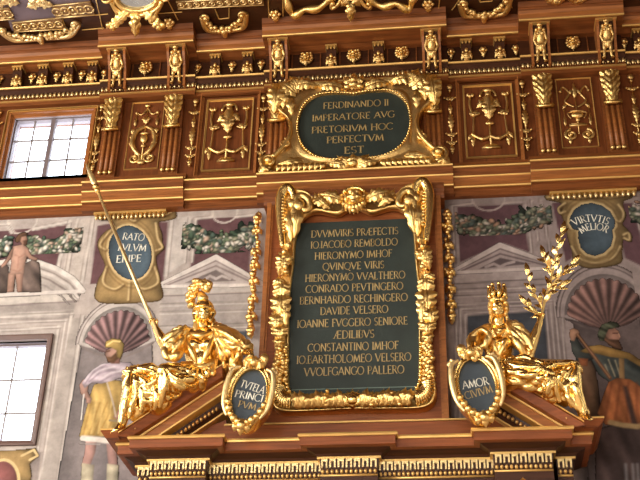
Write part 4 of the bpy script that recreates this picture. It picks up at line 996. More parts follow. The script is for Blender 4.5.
# ---- painted pediments
def pediment(label, apex, l, r, light, dark, mid, lay):
    t, q = fresco('painted_pediment', label, 'fresco', [apex, l, r, (l[0], l[1]+6)], .009)
    q.poly(mid, [apex, l, (l[0], l[1]+4), (r[0], r[1]+4), r], **flat)
    for o, c, w in ((2, light, .06), (6, dark, .015), (9, mid, .03), (11, dark, .02)):
        q.line(c, [(l[0]+o*.8, l[1]+1), (apex[0], apex[1]+o), (r[0]-o*.8, r[1]+1)], w, .01)
    q.line(light, [(l[0], l[1]+3), (r[0], r[1]+3)], .04); 
    ix = (apex[0], apex[1]+15); q.poly(tuple(v*.86 for v in dark), [ix, (l[0]+26, l[1]-1), (r[0]-26, r[1]-1)], edge=0, side=0)
    q.line(mid, [(ix[0]-14, l[1]-3), (ix[0]-6, ix[1]+6), (ix[0], ix[1]+9), (ix[0]+6, ix[1]+6), (ix[0]+14, r[1]-3)], .03)
    q.build('painted_moulding', t, lay)
pediment('painted stone pediment under the fruit garland, behind the helmet of the gilded figure', (216, 255), (159, 284), (262, 282), (206, 196, 188), (136, 122, 118), (176, 164, 158), -.003)
pediment('painted stone pediment under the fruit garland, behind the crowned gilded figure', (500, 243), (453, 270), (557, 265), (170, 156, 150), (98, 84, 84), (142, 128, 124), -.003)
t, q = fresco('painted_pediment', 'painted round-arched pediment at the left edge, below the naked figure', 'fresco', [(-20, 262), (90, 300)], .009)
ap = [(-14, 264), (10, 260), (38, 261), (58, 268), (74, 278), (84, 290)]
q.poly((170, 160, 152), ap+[(84, 294), (-14, 298)], **flat)
for o, c, w in ((1, (204, 195, 186), .06), (5.5, (134, 122, 116), .015), (8, (190, 180, 172), .035), (12, (130, 118, 112), .02), (18, (150, 140, 134), .02)):
    q.line(c, [(a-o*.7, b_+o) for a, b_ in ap], w, .01)
q.line((200, 190, 182), [(-20, 296), (84, 291)], .04); q.build('painted_moulding', t, -.003)

# ---- painted niches with scallop shells
def niche(label, cx, cy, R_, top, inner, light, dark, shell, inside, bottom, lay):
    t, q = fresco('painted_niche', label, 'fresco', [(cx-R_-14, cy-R_-18), (cx+R_+14, bottom)], .009)
    C = wmid(cx, cy); r = R_/100.
    q.poly(inside, [(cx-R_-2+inner[0], cy), (cx+R_+2, cy-3), (cx+R_+2+inner[1], bottom), (cx-R_-2+inner[2], bottom)], soft=.03, edge=.1, er=.1, side=-.12, folds=(.5, 9, .05))
    rr = r*1.30; q.poly(light, [(C[0]+rr*cos(PI*a/24), C[1]+rr*1.22*sin(PI*a/24)) for a in range(25)], raw=True, edge=.1, side=.1)
    for f, c, w in ((1.29, dark, .015), (1.2, dark, .012), (1.13, light, .03)): q.line(c, [(C[0]+r*f*cos(PI*a/24), C[1]+r*f*1.22*sin(PI*a/24)) for a in range(25)], w, .01, raw=True)
    q.poly(tuple(v*.8 for v in light), [(C[0]+r*1.08*cos(PI*a/24), C[1]+r*1.25*sin(PI*a/24)) for a in range(25)], raw=True, edge=.2, side=0)
    for s_ in (0, 6): q.line(light if s_ == 0 else dark, [(cx-R_*1.1, cy+1+s_*.4), (cx-R_*.7, cy+4+s_), (cx, cy+11+s_), (cx+R_*.7, cy+2+s_), (cx+R_*1.1, cy-3+s_*.4)], .04 if s_ == 0 else .02, .015)
    q.build('painted_arch', t, lay)
    q = Paint(C[0]-r*1.1, C[0]+r*1.1, C[1]-r*.6, C[1]+r*1.35, .008, (0, 0, 0)); F0 = (C[0], C[1]-r*.42)
    out = []
    nr = 15
    for i in range(nr*6+1):
        a = math.radians(4+172*i/(nr*6)); f = 1.+.055*abs(sin(PI*i/6)); out.append((C[0]+r*.98*f*cos(a), C[1]+r*1.12*f*sin(a)-.05*r))
    out += [(C[0]-r*.5, C[1]-r*.28), F0, (C[0]+r*.5, C[1]-r*.28)]
    D = q.sdf(out); ang = np.arctan2(q.Z-F0[1], q.X-F0[0]); rad = np.hypot(q.X-F0[0], q.Z-F0[1])/(r*1.5)
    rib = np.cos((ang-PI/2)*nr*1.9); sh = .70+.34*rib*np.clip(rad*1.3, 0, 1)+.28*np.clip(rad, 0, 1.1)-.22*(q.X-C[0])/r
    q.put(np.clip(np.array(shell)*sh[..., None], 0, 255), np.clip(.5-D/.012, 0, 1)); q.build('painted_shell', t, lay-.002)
niche('painted niche with a purple scallop shell, behind the painted soldier on the left', 117, 343, 33, 300, (0, 8, -28), (182, 172, 165), (124, 112, 108), (124, 98, 97), (134, 124, 122), 500, -.004)
niche('painted niche with a brown scallop shell, behind the painted bearded king on the right', 607, 316, 37, 270, (4, 30, 22), (140, 126, 122), (86, 74, 72), (108, 82, 76), (86, 74, 72), 500, -.004)

# ---- painted soldier
SK, SKD = (186, 146, 130), (150, 108, 96)
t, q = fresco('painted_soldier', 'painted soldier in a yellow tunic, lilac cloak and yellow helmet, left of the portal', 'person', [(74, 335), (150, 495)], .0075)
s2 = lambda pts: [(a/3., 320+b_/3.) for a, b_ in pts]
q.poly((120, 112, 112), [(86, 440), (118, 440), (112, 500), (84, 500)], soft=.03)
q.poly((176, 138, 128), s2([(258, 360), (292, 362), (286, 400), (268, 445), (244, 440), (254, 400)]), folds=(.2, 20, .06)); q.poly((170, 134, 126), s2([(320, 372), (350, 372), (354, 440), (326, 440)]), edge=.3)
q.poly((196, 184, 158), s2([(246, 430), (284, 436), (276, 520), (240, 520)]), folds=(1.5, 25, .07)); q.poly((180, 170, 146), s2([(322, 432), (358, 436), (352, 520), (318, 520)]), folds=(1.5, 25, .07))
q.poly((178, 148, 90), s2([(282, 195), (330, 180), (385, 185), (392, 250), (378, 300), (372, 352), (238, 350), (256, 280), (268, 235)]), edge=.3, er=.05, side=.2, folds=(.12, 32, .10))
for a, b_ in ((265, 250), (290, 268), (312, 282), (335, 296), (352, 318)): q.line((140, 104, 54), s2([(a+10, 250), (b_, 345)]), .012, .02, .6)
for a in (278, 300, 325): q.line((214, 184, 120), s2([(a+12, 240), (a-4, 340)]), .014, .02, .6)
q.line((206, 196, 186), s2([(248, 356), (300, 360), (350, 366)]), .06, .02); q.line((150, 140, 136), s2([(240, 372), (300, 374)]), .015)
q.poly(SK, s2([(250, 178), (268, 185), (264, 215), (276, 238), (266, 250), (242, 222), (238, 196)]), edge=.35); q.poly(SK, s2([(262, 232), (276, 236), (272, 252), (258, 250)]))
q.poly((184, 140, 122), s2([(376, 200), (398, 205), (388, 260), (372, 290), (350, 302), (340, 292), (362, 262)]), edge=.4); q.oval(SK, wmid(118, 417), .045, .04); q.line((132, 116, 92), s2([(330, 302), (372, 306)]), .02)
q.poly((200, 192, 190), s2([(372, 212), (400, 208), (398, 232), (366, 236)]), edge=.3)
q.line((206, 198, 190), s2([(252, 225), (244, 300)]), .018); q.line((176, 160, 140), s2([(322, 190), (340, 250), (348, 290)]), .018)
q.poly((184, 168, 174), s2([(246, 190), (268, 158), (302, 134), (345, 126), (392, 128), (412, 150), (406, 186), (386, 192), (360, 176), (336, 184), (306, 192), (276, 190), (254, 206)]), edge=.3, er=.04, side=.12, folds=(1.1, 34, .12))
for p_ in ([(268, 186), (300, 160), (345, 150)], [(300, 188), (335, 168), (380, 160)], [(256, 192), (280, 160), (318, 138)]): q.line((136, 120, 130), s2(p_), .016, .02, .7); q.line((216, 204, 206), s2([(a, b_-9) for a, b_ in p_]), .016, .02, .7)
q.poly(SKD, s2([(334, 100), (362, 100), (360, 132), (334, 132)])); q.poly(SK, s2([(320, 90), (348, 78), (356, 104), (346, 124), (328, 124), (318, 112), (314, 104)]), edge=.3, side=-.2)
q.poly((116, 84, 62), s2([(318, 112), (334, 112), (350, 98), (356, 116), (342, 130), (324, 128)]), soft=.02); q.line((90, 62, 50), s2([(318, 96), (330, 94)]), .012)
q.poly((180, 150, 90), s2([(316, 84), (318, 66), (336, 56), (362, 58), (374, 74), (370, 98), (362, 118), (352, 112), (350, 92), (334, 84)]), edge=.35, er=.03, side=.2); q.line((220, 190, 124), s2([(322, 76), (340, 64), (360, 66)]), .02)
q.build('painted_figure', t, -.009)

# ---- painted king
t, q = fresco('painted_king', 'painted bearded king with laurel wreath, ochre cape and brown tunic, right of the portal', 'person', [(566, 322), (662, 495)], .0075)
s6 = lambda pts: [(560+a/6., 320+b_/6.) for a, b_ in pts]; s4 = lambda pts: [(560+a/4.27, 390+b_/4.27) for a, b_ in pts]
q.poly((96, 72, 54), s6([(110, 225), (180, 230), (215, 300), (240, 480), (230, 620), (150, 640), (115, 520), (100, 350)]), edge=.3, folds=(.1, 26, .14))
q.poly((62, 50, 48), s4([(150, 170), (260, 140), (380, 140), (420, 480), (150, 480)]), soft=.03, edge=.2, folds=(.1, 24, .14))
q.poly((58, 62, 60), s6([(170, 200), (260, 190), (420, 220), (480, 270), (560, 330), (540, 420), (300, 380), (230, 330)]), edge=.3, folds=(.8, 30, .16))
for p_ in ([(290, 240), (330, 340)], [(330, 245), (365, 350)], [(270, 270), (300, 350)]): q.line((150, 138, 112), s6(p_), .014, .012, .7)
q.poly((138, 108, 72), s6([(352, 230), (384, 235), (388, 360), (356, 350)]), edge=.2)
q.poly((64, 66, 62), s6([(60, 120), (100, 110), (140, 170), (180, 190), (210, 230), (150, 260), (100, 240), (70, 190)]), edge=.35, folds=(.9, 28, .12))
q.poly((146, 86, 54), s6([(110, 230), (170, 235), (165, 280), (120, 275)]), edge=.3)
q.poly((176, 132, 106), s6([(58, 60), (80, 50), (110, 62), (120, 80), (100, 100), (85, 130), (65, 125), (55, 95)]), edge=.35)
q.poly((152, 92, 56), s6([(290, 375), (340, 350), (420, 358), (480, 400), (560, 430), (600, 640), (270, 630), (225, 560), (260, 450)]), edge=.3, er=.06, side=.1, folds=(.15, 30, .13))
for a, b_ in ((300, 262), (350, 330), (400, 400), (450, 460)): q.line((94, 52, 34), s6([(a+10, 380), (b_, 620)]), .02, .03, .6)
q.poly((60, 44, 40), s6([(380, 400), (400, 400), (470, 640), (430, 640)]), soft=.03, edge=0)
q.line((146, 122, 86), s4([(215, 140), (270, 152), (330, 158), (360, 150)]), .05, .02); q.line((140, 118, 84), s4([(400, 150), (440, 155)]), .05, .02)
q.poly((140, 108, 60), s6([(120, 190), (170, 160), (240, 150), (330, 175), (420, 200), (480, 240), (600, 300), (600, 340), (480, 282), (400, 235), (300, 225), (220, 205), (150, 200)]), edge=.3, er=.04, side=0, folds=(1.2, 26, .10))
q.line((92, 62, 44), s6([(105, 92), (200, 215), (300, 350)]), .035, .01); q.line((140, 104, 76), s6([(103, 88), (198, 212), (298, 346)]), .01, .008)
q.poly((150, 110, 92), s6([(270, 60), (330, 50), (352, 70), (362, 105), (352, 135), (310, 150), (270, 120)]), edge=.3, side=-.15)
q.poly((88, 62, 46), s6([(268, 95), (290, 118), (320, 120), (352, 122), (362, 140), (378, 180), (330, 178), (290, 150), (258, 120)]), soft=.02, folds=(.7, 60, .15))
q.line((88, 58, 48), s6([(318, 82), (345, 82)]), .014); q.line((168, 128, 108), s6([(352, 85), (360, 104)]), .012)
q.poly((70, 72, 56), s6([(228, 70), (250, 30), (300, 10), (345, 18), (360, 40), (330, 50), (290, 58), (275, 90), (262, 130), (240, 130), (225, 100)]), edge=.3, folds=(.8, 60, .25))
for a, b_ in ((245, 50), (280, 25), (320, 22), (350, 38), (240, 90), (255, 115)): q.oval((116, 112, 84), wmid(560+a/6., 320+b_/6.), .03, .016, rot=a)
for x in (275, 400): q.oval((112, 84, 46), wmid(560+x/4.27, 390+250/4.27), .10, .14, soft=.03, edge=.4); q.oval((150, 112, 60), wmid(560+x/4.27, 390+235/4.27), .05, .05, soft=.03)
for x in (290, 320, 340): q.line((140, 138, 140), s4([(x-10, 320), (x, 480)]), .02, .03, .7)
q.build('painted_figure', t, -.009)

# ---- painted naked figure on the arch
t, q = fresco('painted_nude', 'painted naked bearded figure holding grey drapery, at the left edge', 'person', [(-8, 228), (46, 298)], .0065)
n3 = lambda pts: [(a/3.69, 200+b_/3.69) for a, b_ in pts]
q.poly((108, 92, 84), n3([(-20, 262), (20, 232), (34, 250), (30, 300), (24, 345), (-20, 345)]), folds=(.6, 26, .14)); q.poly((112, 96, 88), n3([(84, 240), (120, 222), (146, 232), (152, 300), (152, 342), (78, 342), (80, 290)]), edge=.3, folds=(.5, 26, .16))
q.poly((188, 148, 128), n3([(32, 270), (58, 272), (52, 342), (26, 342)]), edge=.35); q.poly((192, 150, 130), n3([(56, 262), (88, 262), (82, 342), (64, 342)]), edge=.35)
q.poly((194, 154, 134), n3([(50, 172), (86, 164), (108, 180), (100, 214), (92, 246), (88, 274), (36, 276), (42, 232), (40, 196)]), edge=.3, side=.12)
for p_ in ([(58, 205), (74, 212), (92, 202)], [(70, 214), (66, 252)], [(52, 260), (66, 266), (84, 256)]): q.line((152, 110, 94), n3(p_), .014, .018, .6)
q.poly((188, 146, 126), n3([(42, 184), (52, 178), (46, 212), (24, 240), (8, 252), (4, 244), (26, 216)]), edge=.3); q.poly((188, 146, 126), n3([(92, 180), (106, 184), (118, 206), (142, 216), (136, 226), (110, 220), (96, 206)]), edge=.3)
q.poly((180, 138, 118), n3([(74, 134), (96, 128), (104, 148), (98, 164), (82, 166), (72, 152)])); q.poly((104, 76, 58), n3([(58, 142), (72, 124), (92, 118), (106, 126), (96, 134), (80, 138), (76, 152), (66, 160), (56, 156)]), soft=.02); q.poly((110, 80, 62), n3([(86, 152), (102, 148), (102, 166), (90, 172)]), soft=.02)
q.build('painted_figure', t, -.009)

# ---- painted garlands
GC = [(92, 108, 84), (74, 92, 74), (122, 132, 104), (206, 196, 182), (188, 160, 140), (222, 214, 200), (84, 100, 90), (150, 150, 124)]
GR = [(84, 92, 74), (66, 76, 66), (104, 108, 90), (164, 152, 142), (150, 116, 96), (178, 166, 154), (72, 82, 78), (120, 116, 98)]  # right-hand set: the same hues with that side's shade mixed in
def garland(label, path, n, r, sp, cols, ties):
    t, q = fresco('painted_garland', label, 'fresco', path+[(path[0][0], path[0][1]-12), (path[-1][0], path[-1][1]+14)], .0075, 'painted fruit and flower garlands')
    for tie in ties: q.line((164, 136, 92), tie, .045, .01)
    q.blobs([tuple(v*.6 for v in cols[0]), tuple(v*.55 for v in cols[1])], path, n//4, r*1.5, sp*1.1); q.blobs(cols, path, n, r, sp); q.build('painted_fruit_and_leaves', t, -.006)
garland('painted garland of white flowers and leaves, right of the naked figure', [(30, 246), (42, 250), (56, 248), (68, 242), (76, 235)], 390, .030, .05, GC, [[(76, 236), (84, 232), (98, 224)]])
garland('painted stub of green garland at the left edge, left of the naked figure', [(-14, 252), (-4, 251), (6, 246)], 120, .030, .05, GC, [])
garland('painted garland of pale fruit, between the left painted cartouche and the walnut surround', [(188, 232), (196, 240), (212, 245), (230, 244), (245, 240), (252, 234)], 510, .030, .05, GC, [[(188, 233), (180, 226), (174, 222)], [(251, 235), (258, 231)]])
garland('painted garland of roses and leaves, between the walnut surround and the right painted cartouche', [(460, 222), (470, 227), (486, 231), (504, 231), (522, 225), (536, 219), (547, 213)], 540, .030, .045, GR, [[(546, 214), (555, 209), (560, 203)], [(461, 222), (452, 219)]])
garland('painted stub of garland at the right edge, right of the painted motto cartouche', [(634, 212), (640, 216), (652, 220)], 120, .030, .04, GR, [[(622, 203), (634, 213)]])

# ---- painted motto cartouches
OCH, OCL, OCD = (160, 132, 88), (200, 174, 126), (104, 80, 50)
def motto(label, outline, field, lines_, darker, scr):
    t, q = fresco('painted_cartouche', label, 'fresco', outline, .0075); k = darker  # darker scales the paint down, mixing in the right side's shade
    oc_, ol, od = [tuple(v*k for v in c) for c in (OCH, OCL, OCD)]
    outline = sm(outline); q.poly(oc_, outline, soft=.015, edge=.35, er=.05, side=.1, folds=(.9, 16, .06))
    q.line(ol, field+field[:1], .05, .012); q.line(od, outline+outline[:1], .014, .02, .8)
    scr = [[(v.x, v.z) for v in curve([(a, 0, b_) for a, b_ in p_], 5)] for p_ in scr]
    for p_ in scr: q.line(od, [(a+1, b_+1) for a, b_ in p_], .04, .025, .8); q.line(ol, p_, .022, .02)
    for f_ in (1.16, 1.3):
        mx_ = sum(a for a, b_ in field)/len(field); my_ = sum(b_ for a, b_ in field)/len(field); lp = [(mx_+(a-mx_)*f_, my_+(b_-my_)*f_) for a, b_ in field]; q.line(od, lp+lp[:1], .014, .02, .5, False)
    q.build('painted_frame', t, -.006)
    q = Paint(*pbox(field, .03), .0075, (0, 0, 0)); q.poly(tuple(v*k for v in (80, 94, 104)), field, soft=.012, edge=.25, er=.04, side=-.12); q.build('painted_field', t, -.008)
    for s_, x0, x1, y0_, y1_, h, bend in lines_:
        a, b_ = at(x0, y0_, 0), at(x1, y1_, 0); textmb(s_, (a.x+b_.x)/2, (a.z+b_.z)/2, h, -.010, b_.x-a.x, math.atan2(b_.z-a.z, b_.x-a.x), bend).build('painted_lettering', LETTERW, t)
def ovalpx(cx, cy, rx, ry, n=28, sk=0): return [(cx+rx*cos(2*PI*i/n)-sk*sin(2*PI*i/n), cy-ry*sin(2*PI*i/n)) for i in range(n)]
c5 = lambda pts: [(90+a/4.567, 195+b_/4.567) for a, b_ in pts]
motto('painted ochre cartouche with a blue-grey oval reading RATO TVLVM ERIPE, crossed by the gilded spear',
      c5([(20, 85), (40, 62), (90, 75), (330, 68), (385, 70), (392, 105), (345, 118), (312, 130), (330, 190), (320, 260), (300, 290), (320, 395), (330, 470), (260, 490), (40, 490), (35, 400), (70, 330), (48, 270), (36, 215), (75, 165), (110, 150), (100, 120), (40, 112)]),
      c5([(x, y) for x, y in ovalpx(184, 265, 98, 124, 28, 10)]),
      [('RATO', 90+152/4.567, 90+250/4.567, 195+190/4.567, 195+196/4.567, .085, .0), ('TVLVM', 90+124/4.567, 90+258/4.567, 195+240/4.567, 195+243/4.567, .085, .0), ('ERIPE', 90+122/4.567, 90+235/4.567, 195+295/4.567, 195+290/4.567, .085, .0)], 1.0,
      [c5([(40, 85), (80, 100), (160, 92), (200, 120), (240, 92), (320, 96), (370, 80)]), c5([(110, 150), (70, 190), (45, 230), (70, 250)]), c5([(300, 130), (310, 200), (330, 240), (300, 255)]), c5([(75, 330), (60, 400), (110, 430), (150, 410)]), c5([(295, 330), (310, 400), (250, 430), (215, 410)]), c5([(180, 400), (175, 480)])])
d6 = lambda pts: [(540+a/6., 180+b_/6.) for a, b_ in pts]
fieldR = d6([(310, 140), (370, 155), (420, 190), (448, 240), (450, 280), (432, 305), (440, 340), (425, 400), (385, 440), (330, 458), (280, 445), (245, 410), (228, 350), (230, 305), (200, 300), (176, 265), (180, 225), (205, 180), (250, 150)])
motto('painted dark oval cartouche reading VIRTVTIS MELIOR, at the upper right',
      d6([(30, 95), (80, 85), (300, 80), (520, 70), (560, 80), (545, 110), (500, 130), (500, 180), (490, 260), (530, 310), (530, 360), (500, 350), (490, 420), (480, 500), (330, 530), (250, 520), (200, 480), (190, 420), (170, 360), (150, 280), (130, 200), (140, 150), (90, 130), (40, 120)]),
      fieldR, [('VIRTVTIS', 540+192/6., 540+412/6., 180+236/6., 180+228/6., .082, .05), ('MELIOR', 540+232/6., 540+408/6., 180+284/6., 180+278/6., .08, .05)], .84,
      [d6([(45, 105), (120, 100), (220, 110), (310, 100), (420, 105), (540, 85)]), d6([(150, 140), (110, 170), (120, 200), (150, 190)]), d6([(470, 150), (500, 200), (480, 250), (440, 230)]), d6([(500, 330), (530, 320), (535, 360), (505, 350)]), d6([(190, 400), (240, 470), (330, 500), (430, 470), (480, 400)])])
t, q = fresco('painted_cartouche', 'painted ochre scrollwork around a red oval, at the lower left corner', 'fresco', [(-20, 446), (44, 500)], .0075)
q.poly(OCH, [(-20, 452), (20, 450), (36, 448), (39, 455), (30, 464), (32, 476), (24, 500), (-20, 500)], edge=.35, folds=(.8, 20, .1)); q.line(OCL, [(22, 456), (34, 450), (38, 456), (30, 460)], .025)
q.poly((132, 84, 80), ovalpx(4, 480, 14, 19), edge=.2); q.line(OCL, ovalpx(4, 480, 15, 20)+[(19, 480)], .03); q.build('painted_scrollwork', t, -.006)
# ================================================================== gilded figures
def S3(px, py, Y): return at(px, py, Y)
def limb(mb, pts):
    for (a, ra), (b, rb) in zip(pts[:-1], pts[1:]): mb.cap(S3(*a), S3(*b), ra, rb)
def head(mb, c, s, yaw=0., tilt=0.):
    c = Vector(c); Rz = Matrix.Rotation(yaw, 3, 'Z') @ Matrix.Rotation(tilt, 3, 'Y')
    def e(o, r): mb.ell(c+Rz @ (Vector(o)*s), tuple(v*s for v in r), Rz, 12, 8)
    e((0, 0, .25), (.72, .85, .85)); e((0, -.25, -.25), (.62, .62, .64)); e((0, -.42, -.66), (.34, .36, .28))
    e((0, -.98, -.12), (.13, .2, .22)); e((0, -.80, .22), (.48, .2, .13)); e((0, -.80, -.46), (.24, .14, .075)); e((0, -.84, .05), (.1, .14, .24))
    for k in (-1, 1): e((k*.3, -.62, -.22), (.24, .26, .26)); e((k*.28, -.78, .05), (.13, .09, .08)); e((k*.70, .05, .0), (.12, .2, .26))
def hand(mb, w, d, up, s=.095, close=.8, n=(0, -1, 0)):
    """palm from wrist w along d, five bent fingers closing toward n"""
    w, d = Vector(w), Vector(d).normalized(); n = Vector(n); n = (n-d*n.dot(d)).normalized(); sd = d.cross(n).normalized()*(1 if up else -1)
    mb.cap(w, w+d*s*.5, s*.26, s*.34, 10); k0 = w+d*s*.85
    for i, L in enumerate((.70, .82, .76, .60)):
        p = k0+sd*s*(.33-.22*i)-d*s*.06*abs(i-1.5); a = close
        q1 = p+(d*cos(a*.6)+n*sin(a*.6))*s*L*.45; q2 = q1+(d*cos(a*1.5)+n*sin(a*1.5))*s*L*.35; q3 = q2+(d*cos(a*2.3)+n*sin(a*2.3))*s*L*.28
        mb.cap(w+d*s*.5, p, s*.15, s*.105, 8); mb.cap(p, q1, s*.105, s*.095, 8); mb.cap(q1, q2, s*.095, s*.085, 8); mb.cap(q2, q3, s*.085, s*.075, 8)
    b0 = w+d*s*.3+sd*s*.30; b1 = b0+(d*.6+sd*.7+n*.4)*s*.4; b2 = b1+(d*.8+n*.6)*s*.35
    mb.cap(w+d*s*.2, b0, s*.16, s*.13, 8); mb.cap(b0, b1, s*.13, s*.10, 8); mb.cap(b1, b2, s*.10, s*.08, 8)
def foot(mb, heel, toe, s=.05):
    h, t_ = Vector(heel), Vector(toe); mb.cap(h, h.lerp(t_, .55), s*.75, s*.62, 10); mb.cap(h.lerp(t_, .5), t_, s*.62, s*.38, 10)
    d = (t_-h).normalized(); sd = d.cross(Vector((0, 0, 1))).normalized()
    for i in range(5): mb.cap(h.lerp(t_, .8)+sd*s*(.5-.25*i), t_+d*s*(.5-.09*i)+sd*s*(.55-.27*i), s*.2, s*.15, 6)
def folds(mb, L, r=.018, dy=0.):
    for pts in L:
        c = curve([S3(p[0], p[1], p[2]-dy) for p in pts], 6); n = len(c); mb.tube(c, [r*(.45+.75*sin(PI*(i+.3)/(n-.4))) for i in range(n)], 8)

# ---- left figure: helmeted, spear in raised hand
tl = thing('gilded_statue', 'gilded helmeted figure seated on the left pediment slope, one arm raised to a spear', 'statue', tuple(S3(176, 402, -.55)))
g = MB()
HD = S3(204, 314.5, -.70)
head(g, HD, .094, math.radians(14), 0)
g.cap(S3(201.5, 331, -.61), S3(203, 321, -.66), .058, .05)
g.cap(S3(200, 368, -.55), S3(200, 352, -.58), .125, .15); g.cap(S3(191, 340, -.59), S3(210, 339, -.59), .12, .12)
for a in (193.5, 207): g.ell(S3(a, 345, -.70), (.072, .055, .06))
g.ell(S3(200, 358, -.67), (.085, .05, .10)); g.cap(S3(188, 377, -.55), S3(208, 372, -.52), .13, .12)
# raised arm
SH = S3(182, 336, -.60); EL = S3(166, 347, -.70); WR = S3(155.5, 328, -.72)
g.cap(SH, EL, .075, .058); g.cap(EL, EL.lerp(WR, .4), .056, .054); g.cap(EL.lerp(WR, .4), WR, .054, .034)
hand(g, WR, S3(152.5, 322, -.735)-WR, True, .085, 1.15)
# other arm, down to the shield
S2_ = S3(216, 335, -.60); E2 = S3(236, 346, -.72); W2_ = S3(249, 352, -.83)
g.cap(S2_, E2, .08, .06); g.cap(E2, W2_, .056, .036); hand(g, W2_, S3(255, 356, -.90)-W2_, False, .085, .9, (0, -.4, -1))
# legs toward the left
K1 = S3(133.5, 374, -.74); K2 = S3(165, 372, -.84); HP = S3(190, 384, -.58)
g.cap(HP, K1, .125, .082); g.cap(K1, S3(127.5, 402, -.75), .078, .066); g.cap(S3(127.5, 402, -.75), S3(122.5, 422, -.74), .066, .045)
foot(g, S3(122.5, 424, -.73), S3(115.5, 430, -.80), .055)
g.cap(S3(198, 380, -.66), K2, .11, .085); g.cap(K2, S3(163, 397, -.78), .08, .062)
voxel(g, 'body', GOLDP, tl, .0095, 3)
g = MB()  # cuirass straps and skirt
folds(g, [[(184, 335, -.70), (191, 350, -.74), (196, 362, -.72)], [(216, 333, -.70), (208, 350, -.74), (203, 362, -.72)], [(184, 362, -.66), (200, 367, -.71), (216, 360, -.66)], [(188, 333, -.68), (200, 336, -.74), (213, 332, -.68)]], .024)
for i in range(9):
    x = 182+i*4.2; g.cap(S3(x, 364-.4*i, -.66), S3(x-2.5, 378-.5*i, -.70), .026, .03, 8)
voxel(g, 'cuirass', GOLD, tl, .0095, 2)
g = MB()  # sleeve and cape
g.cap(S3(183, 336, -.62), S3(171, 344, -.69), .10, .095); g.ell(S3(172, 349, -.70), (.09, .085, .075)); g.ell(S3(180, 342, -.66), (.10, .09, .10))
folds(g, [[(190, 329, -.68), (180, 333, -.74), (170, 340, -.78)], [(190, 335, -.70), (180, 342, -.77), (172, 352, -.79)], [(184, 331, -.70), (172, 336, -.76), (164, 346, -.77)], [(166, 352, -.77), (174, 357, -.79), (183, 352, -.76)], [(164, 347, -.76), (168, 358, -.78), (178, 358, -.77)]], .024)
drape(voxel(g, 'sleeve', GOLD, tl, .0095, 3), [S3(188, 330, -.68)], 13, .03)
g = MB()
g.cap(S3(214, 331, -.58), S3(230, 340, -.68), .085, .105); g.cap(S3(228, 339, -.68), S3(246, 348, -.78), .10, .065); g.cap(S3(232, 352, -.62), S3(226, 362, -.56), .11, .10); g.cap(S3(222, 346, -.50), S3(232, 370, -.45), .13, .12)
folds(g, [[(213, 328, -.66), (226, 333, -.78), (240, 341, -.86)], [(216, 336, -.70), (228, 343, -.80), (243, 351, -.86)], [(212, 332, -.68), (222, 350, -.72), (224, 368, -.66)], [(220, 338, -.72), (230, 354, -.74), (232, 372, -.60)], [(236, 346, -.82), (238, 360, -.72), (228, 372, -.62)]], .026)
drape(voxel(g, 'cape', GOLD, tl, .0095, 3), [S3(214, 328, -.66), S3(246, 350, -.8)], 11, .03)
g = MB()  # drapery over the legs
g.cap(S3(192, 384, -.60), S3(150, 385, -.70), .13, .12); g.cap(S3(152, 376, -.70), S3(131.5, 375, -.73), .115, .085); g.cap(S3(194, 380, -.66), S3(167, 374, -.80), .135, .10)
g.cap(S3(166, 376, -.78), S3(158, 402, -.68), .10, .13); g.cap(S3(176, 384, -.66), S3(160, 396, -.64), .13, .13); g.cap(S3(136, 380, -.72), S3(137, 410, -.66), .09, .115); g.cap(S3(150, 384, -.66), S3(146, 404, -.62), .12, .13)
g.cap(S3(132, 378, -.74), S3(126.5, 408, -.74), .075, .062); g.cap(S3(200, 376, -.5), S3(176, 398, -.5), .13, .12); g.cap(S3(210, 370, -.5), S3(192, 388, -.5), .12, .1)
folds(g, [[(163, 370, -.90), (170, 382, -.84), (183, 385, -.76)], [(164, 371, -.90), (166, 386, -.86), (176, 393, -.76)], [(164, 372, -.90), (163, 390, -.86), (160, 408, -.76)], [(130, 372, -.82), (128, 390, -.83), (121, 424, -.78)], [(132, 374, -.82), (135, 392, -.80), (128, 420, -.76)],
          [(134, 374, -.82), (143, 388, -.79), (141, 412, -.74)], [(138, 376, -.82), (150, 390, -.78), (150, 406, -.74)], [(134, 370, -.82), (148, 371, -.83), (162, 378, -.85)], [(136, 384, -.80), (148, 394, -.78), (160, 390, -.80)], [(138, 395, -.78), (148, 401, -.76), (158, 397, -.78)], [(133, 380, -.82), (146, 384, -.80), (158, 380, -.82)],
          [(166, 370, -.90), (180, 370, -.80), (196, 372, -.74)], [(170, 376, -.86), (186, 378, -.76), (202, 374, -.70)], [(172, 388, -.78), (184, 388, -.70), (196, 382, -.66)], [(164, 396, -.80), (172, 398, -.74), (182, 392, -.68)], [(153, 384, -.80), (157, 398, -.78), (154, 410, -.72)]], .026, .03)
folds(g, [[(168, 370, -.84), (182, 373, -.78), (200, 372, -.72)], [(167, 374, -.92), (182, 380, -.88), (200, 378, -.80)], [(166, 378, -.92), (180, 386, -.86), (194, 386, -.76)], [(136, 371, -.76), (150, 374, -.74), (170, 380, -.70)], [(170, 367, -.76), (186, 368, -.70), (204, 366, -.68)], [(210, 366, -.68), (204, 378, -.72), (190, 392, -.66)]], .03)
drape(voxel(g, 'drapery', GOLDP, tl, .0095, 3), [S3(134, 371, -.78), S3(164, 370, -.86), S3(200, 366, -.7)], 13, .024)
g = MB()  # helmet
hc = HD+Vector((-.008, .03, .055)); g.ell(hc+Vector((0, 0, .015)), (.095, .115, .10), None, 14, 9); g.tube([hc+Vector((.10*cos(a*PI/9), -.115*sin(a*PI/9)-.0, -.012-.03*sin(a*PI/9)*0)) for a in range(-4, 14)], .016, 8)
for k in (-1, 1): g.cap(hc+Vector((k*.088, .0, -.02)), hc+Vector((k*.07, -.03, -.12)), .03, .022, 8)
